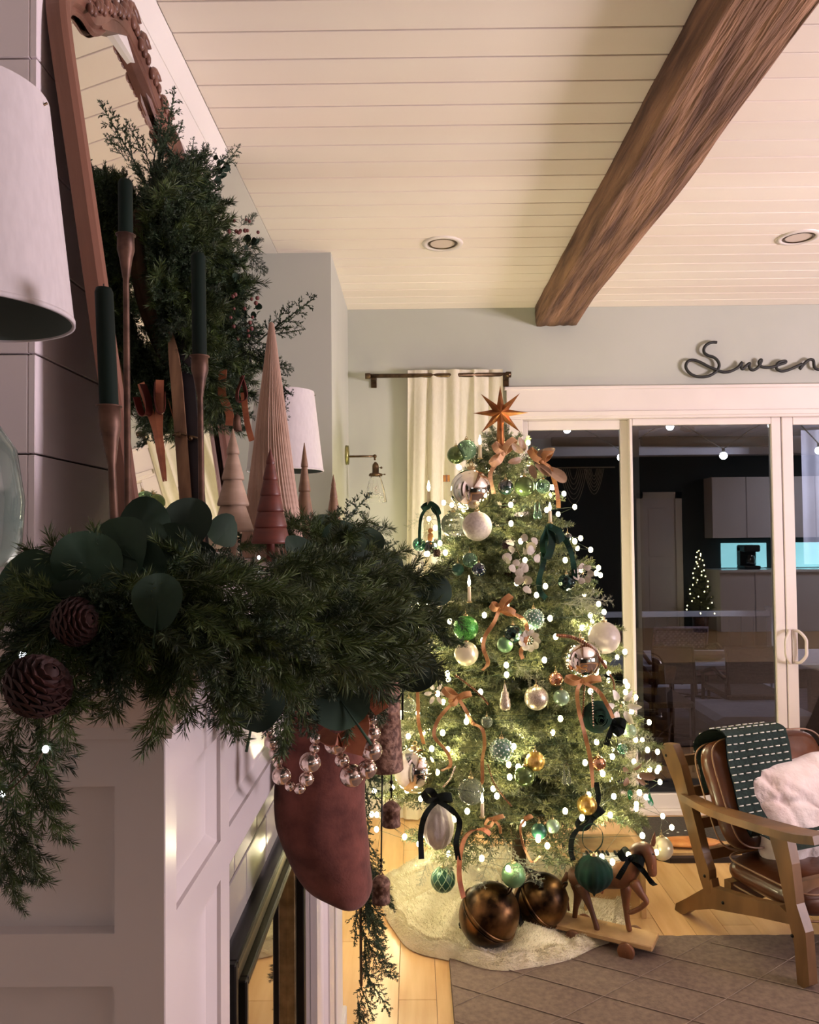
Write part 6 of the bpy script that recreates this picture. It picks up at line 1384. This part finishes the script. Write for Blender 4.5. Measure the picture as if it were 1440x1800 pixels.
# patio chairs, table, storage box
M['wicker'] = mat('grey_mauve_wicker', '#5f5058', '#8a7880', 30, rough=.8, bump=.6, bscale=40, bdist=.004)
M['dmetal'] = mat('dark_patio_metal', '#15121a', '#1d1a22', 9, rough=.4, metal=.4)
M['mesh'] = mat('taupe_sling_fabric', '#4a423f', '#5a514c', 80, rough=.85)
def wchair(label, px, ytop, wpx, hpx, Y, weave, face=1):
    c = P(px, 943, Y); t = thing('patio_chair', label, 'chair', (c.x, Y, -.03), group='patio chairs'); s = Y/FPX
    zt_ = P(px, ytop, Y).z+.03; zb_ = P(px, ytop+hpx, Y).z+.03; w_ = wpx*s/2
    def bk(u, v): return ((u-.5)*2*w_, -.04*face*v+.015*math.sin(PI*u)*face, zt_-(zt_-zb_)*v)
    if weave:
        b = MB(); nr = 9
        for r_ in range(nr):
            zz = (r_+.5)/nr
            pts = [V(bk(k/24, zz))+V((0, .006*(1 if (k+r_) % 2 else -1), 0)) for k in range(25)]; b.strip(pts, (0, 0, 1), (zt_-zb_)/nr*.82, .004)
        b.build('woven_back', 'wicker', t)
        f_ = MB(); f_.tube([bk(0, 1), bk(0, 0), bk(.5, -.01), bk(1, 0), bk(1, 1)], .014, 8); f_.build('back_frame', 'wicker', t)
    else:
        b = MB(); b.grid(lambda u, v: bk(u, v), 12, 10); b.grid(lambda u, v: (lambda p: (p[0], p[1]+.02, p[2]))(bk(u, v)), 12, 10); b.build('sling_back', 'mesh', t)
        f_ = MB(); f_.tube([bk(0, 1.3), bk(0, 0), bk(1, 0), bk(1, 1.3)], .012, 8); f_.build('back_frame', 'dmetal', t)
    MB().box((-w_, min(-.03, -.03-face*.0)-.0 if face > 0 else -.5, .40), (w_, .46 if face > 0 else .02, .44), bev=.01).build('seat', 'wicker' if weave else 'mesh', t)
    for sx in (-1, 1):
        MB().tube([(sx*w_, 0, zb_+.02), (sx*w_, face*.2, zb_+.06), (sx*w_, face*.44, zb_)], .014, 8).build('arm', 'dmetal', t)
        for yy in (0, .42*face): MB().tube([(sx*w_*.98, yy, zb_), (sx*w_, yy+.01*face, 0)], .013, 8).build('leg', 'dmetal', t)
    MB().tube([(-w_, .42*face, .2), (w_, 0, .2)], .006, 6).build('brace', 'dmetal', t); MB().tube([(w_, .42*face, .2), (-w_, 0, .2)], .006, 6).build('brace', 'dmetal', t)
wchair('mauve woven patio chair facing the house behind the white table', 1194, 1104, 92, 36, 6.6, True, -1)
wchair('taupe sling patio chair with its back to the glass, left one', 1178, 1138, 70, 62, 5.0, False)
wchair('taupe sling patio chair with its back to the glass, right one', 1325, 1138, 108, 62, 5.2, False)
wchair('mauve woven patio chair seen through the left pane beside the tree', 1075, 1112, 70, 40, 6.0, True, -1)
a = P(1200, 1152, 5.9); tb = thing('patio_table', 'white patio table between the outdoor chairs', 'table', (a.x+.3, 5.9, -.03)); zt_ = P(1240, 1158, 5.8).z+.03
MB().box((-1.0, -.35, zt_-.04), (.9, .35, zt_), bev=.01).build('table_top', 'pwhite', tb)
for sx in (-.9, .8):
    for sy in (-.3, .3): MB().box((sx-.03, sy-.03, 0), (sx+.03, sy+.03, zt_-.04)).build('leg', 'dmetal', tb)
c = P(1240, 1146, 5.75); t = thing('wooden_bowl', 'long shallow wooden bowl on the white patio table', 'bowl', (c.x, 5.75, zt_-.03)); MB().lathe([(.001, .001), (.10, .002), (.20, .05), (.195, .052), (.10, .012), (.001, .010)], 24, sy=.5).build('bowl', 'fan', t)
sbx = thing('deck_box', 'pale grey plastic deck box just outside the glass', 'storage box', (P(1320, 1260, 4.9).x, 4.95, -.03)); z1_ = P(1320, 1250, 4.85).z+.03; wb = .26
MB().box((-wb-.02, -.22, 0), (wb+.1, .24, z1_-.06), bev=.015).build('box', 'pwhite', sbx); MB().prism([(-wb-.04, z1_-.06), (wb+.12, z1_-.06), (wb+.1, z1_-.02), (wb+.05, z1_), (-wb+.02, z1_), (-wb-.03, z1_-.025)], lambda a, b: (a, -.25, b), lambda a, b: (a, .26, b)).build('lid', 'pwhite', sbx)
MB().box((-.01, -.256, z1_-.075), (.06, -.249, z1_-.05), bev=.002).build('latch', 'black', sbx)
# white outdoor curtain behind the right pane
oc = thing('porch_curtain', 'white outdoor curtain seen through the right pane', 'curtain', P(1430, 850, 6.6)); a = P(1408, 760, 6.6); zb_ = P(1420, 992, 6.6).z
g = MB(); g.grid(lambda u, v: (a.x+1.6*u, 6.6+.02*math.sin(u*60), 2.3-(2.3-zb_)*v), 120, 12); g.build('panel', M['pwhite'], oc, world=True)
area('porch_curtain_fill', (a.x+.5, 5.6, 2.25), (a.x+.5, 6.6, 1.6), .3, .3, 26, (.85, .82, 1))  # unseen lamp added only to brighten the porch curtain

# ================= BEHIND THE CAMERA: THE KITCHEN THE GLASS REFLECTS =================
kt = thing('kitchen_run', 'white kitchen cabinets and counter with self-glowing backsplash behind the camera', 'cabinet', (4.6, BY, 0))
M['kcab'] = mat('kitchen_white', '#d8d4dc', rough=.4); M['lit'] = mat('emissive_backsplash_tile', '#bfeaf0', emit='#9fe6f2', es=3.2, rough=.2); M['counter'] = mat('white_quartz', '#dcdce0', rough=.2)  # backsplash tile emits by itself, standing in for under-counter lights
for k in range(4):
    x = 4.5+k*.52; MB().box((x, BY+.02, 0), (x+.51, BY+.6, .87), bev=.004).build('base_cabinet', 'kcab', kt, world=True); MB().box((x, BY+.02, 1.38), (x+.51, BY+.36, 2.3), bev=.004).build('upper_cabinet', 'kcab', kt, world=True)
MB().box((4.48, BY+.02, .87), (6.5, BY+.64, .91), bev=.004).build('worktop', 'counter', kt, world=True); MB().box((4.75, BY+.005, .92), (5.45, BY+.018, 1.30)).build('emissive_backsplash', 'lit', kt, world=True); MB().box((5.6, BY+.005, .92), (6.5, BY+.018, 1.30)).build('emissive_backsplash', 'lit', kt, world=True)
t = thing('coffee_maker', 'black coffee maker on the kitchen counter', 'coffee maker', (5.05, BY+.3, .911)); q = MB(); q.box((-.12, -.14, 0), (.12, .16, .05), bev=.01); q.box((-.12, -.14, .05), (.12, 0, .34), bev=.01); q.box((-.12, -.14, .26), (.12, .16, .36), bev=.015); q.build('body', 'black', t); MB().lathe([(.001, .05), (.06, .05), (.07, .12), (.05, .2), (.045, .21)], 16, None, (0, .08, 0)).build('carafe', 'fireglass', t)

# small second tree, macrame and door casing the glass reflects
st2 = thing('small_tree', 'small lit christmas tree standing behind the camera and reflected in the door glass', 'tree', (4.22, -3.45, 0))
MB().lathe([(.001, 0), (.10, 0), (.12, .22), (.115, .22), (.001, .20)], 18).build('pot', 'rust', st2); MB().tube([(0, 0, .15), (0, 0, 1.2)], [.014, .005], 8).build('trunk', 'bark', st2)
for i in range(44):
    z = .25+.92*i/44; a = i*2.4; inst('fir_branch', FIR_S[i % 2], st2, None, mx=aimed((0, 0, z), (math.cos(a), math.sin(a), .3), 1.15*(1.32-z)/1.0))
for i in range(40):
    z = .27+.95*i/40; a = i*1.9; q = .20*(1.32-z); inst('bulb', bm, st2, (q*math.cos(a), q*math.sin(a), z))
mc_ = thing('macrame_hanging', 'cream macrame wall hanging behind the camera, faintly reflected in the left pane', 'wall hanging', (2.7, BY+.03, 2.5))
g = MB(); g.tube([(-.45, 0, 0), (.45, 0, 0)], .012, 8)
for s, x0 in ((.5, -.2), (.36, .12)):
    for k in range(6):
        w_ = s*(.25+.12*k); g.tube([(x0+w_*.5*(t_/8-1), 0, -.02-(1-(t_/8-1)**2)*w_*1.3) for t_ in range(17)], .006, 5)
g.build('cords', 'linen', mc_)
d2 = struct('door_2', 'white', MB().box((3.45, BY, 0), (3.55, BY+.04, 2.1)).box((4.05, BY, 0), (4.15, BY+.04, 2.1)).box((3.45, BY, 2.0), (4.15, BY+.04, 2.1)))
MB().box((3.55, BY, 0), (4.05, BY+.02, 2.0)).build('door_leaf', 'kcab', d2)
for z0 in (.2, 1.1): MB().box((3.63, BY+.02, z0), (3.97, BY+.028, z0+.75), bev=.004).build('door_panel', 'kcab', d2)
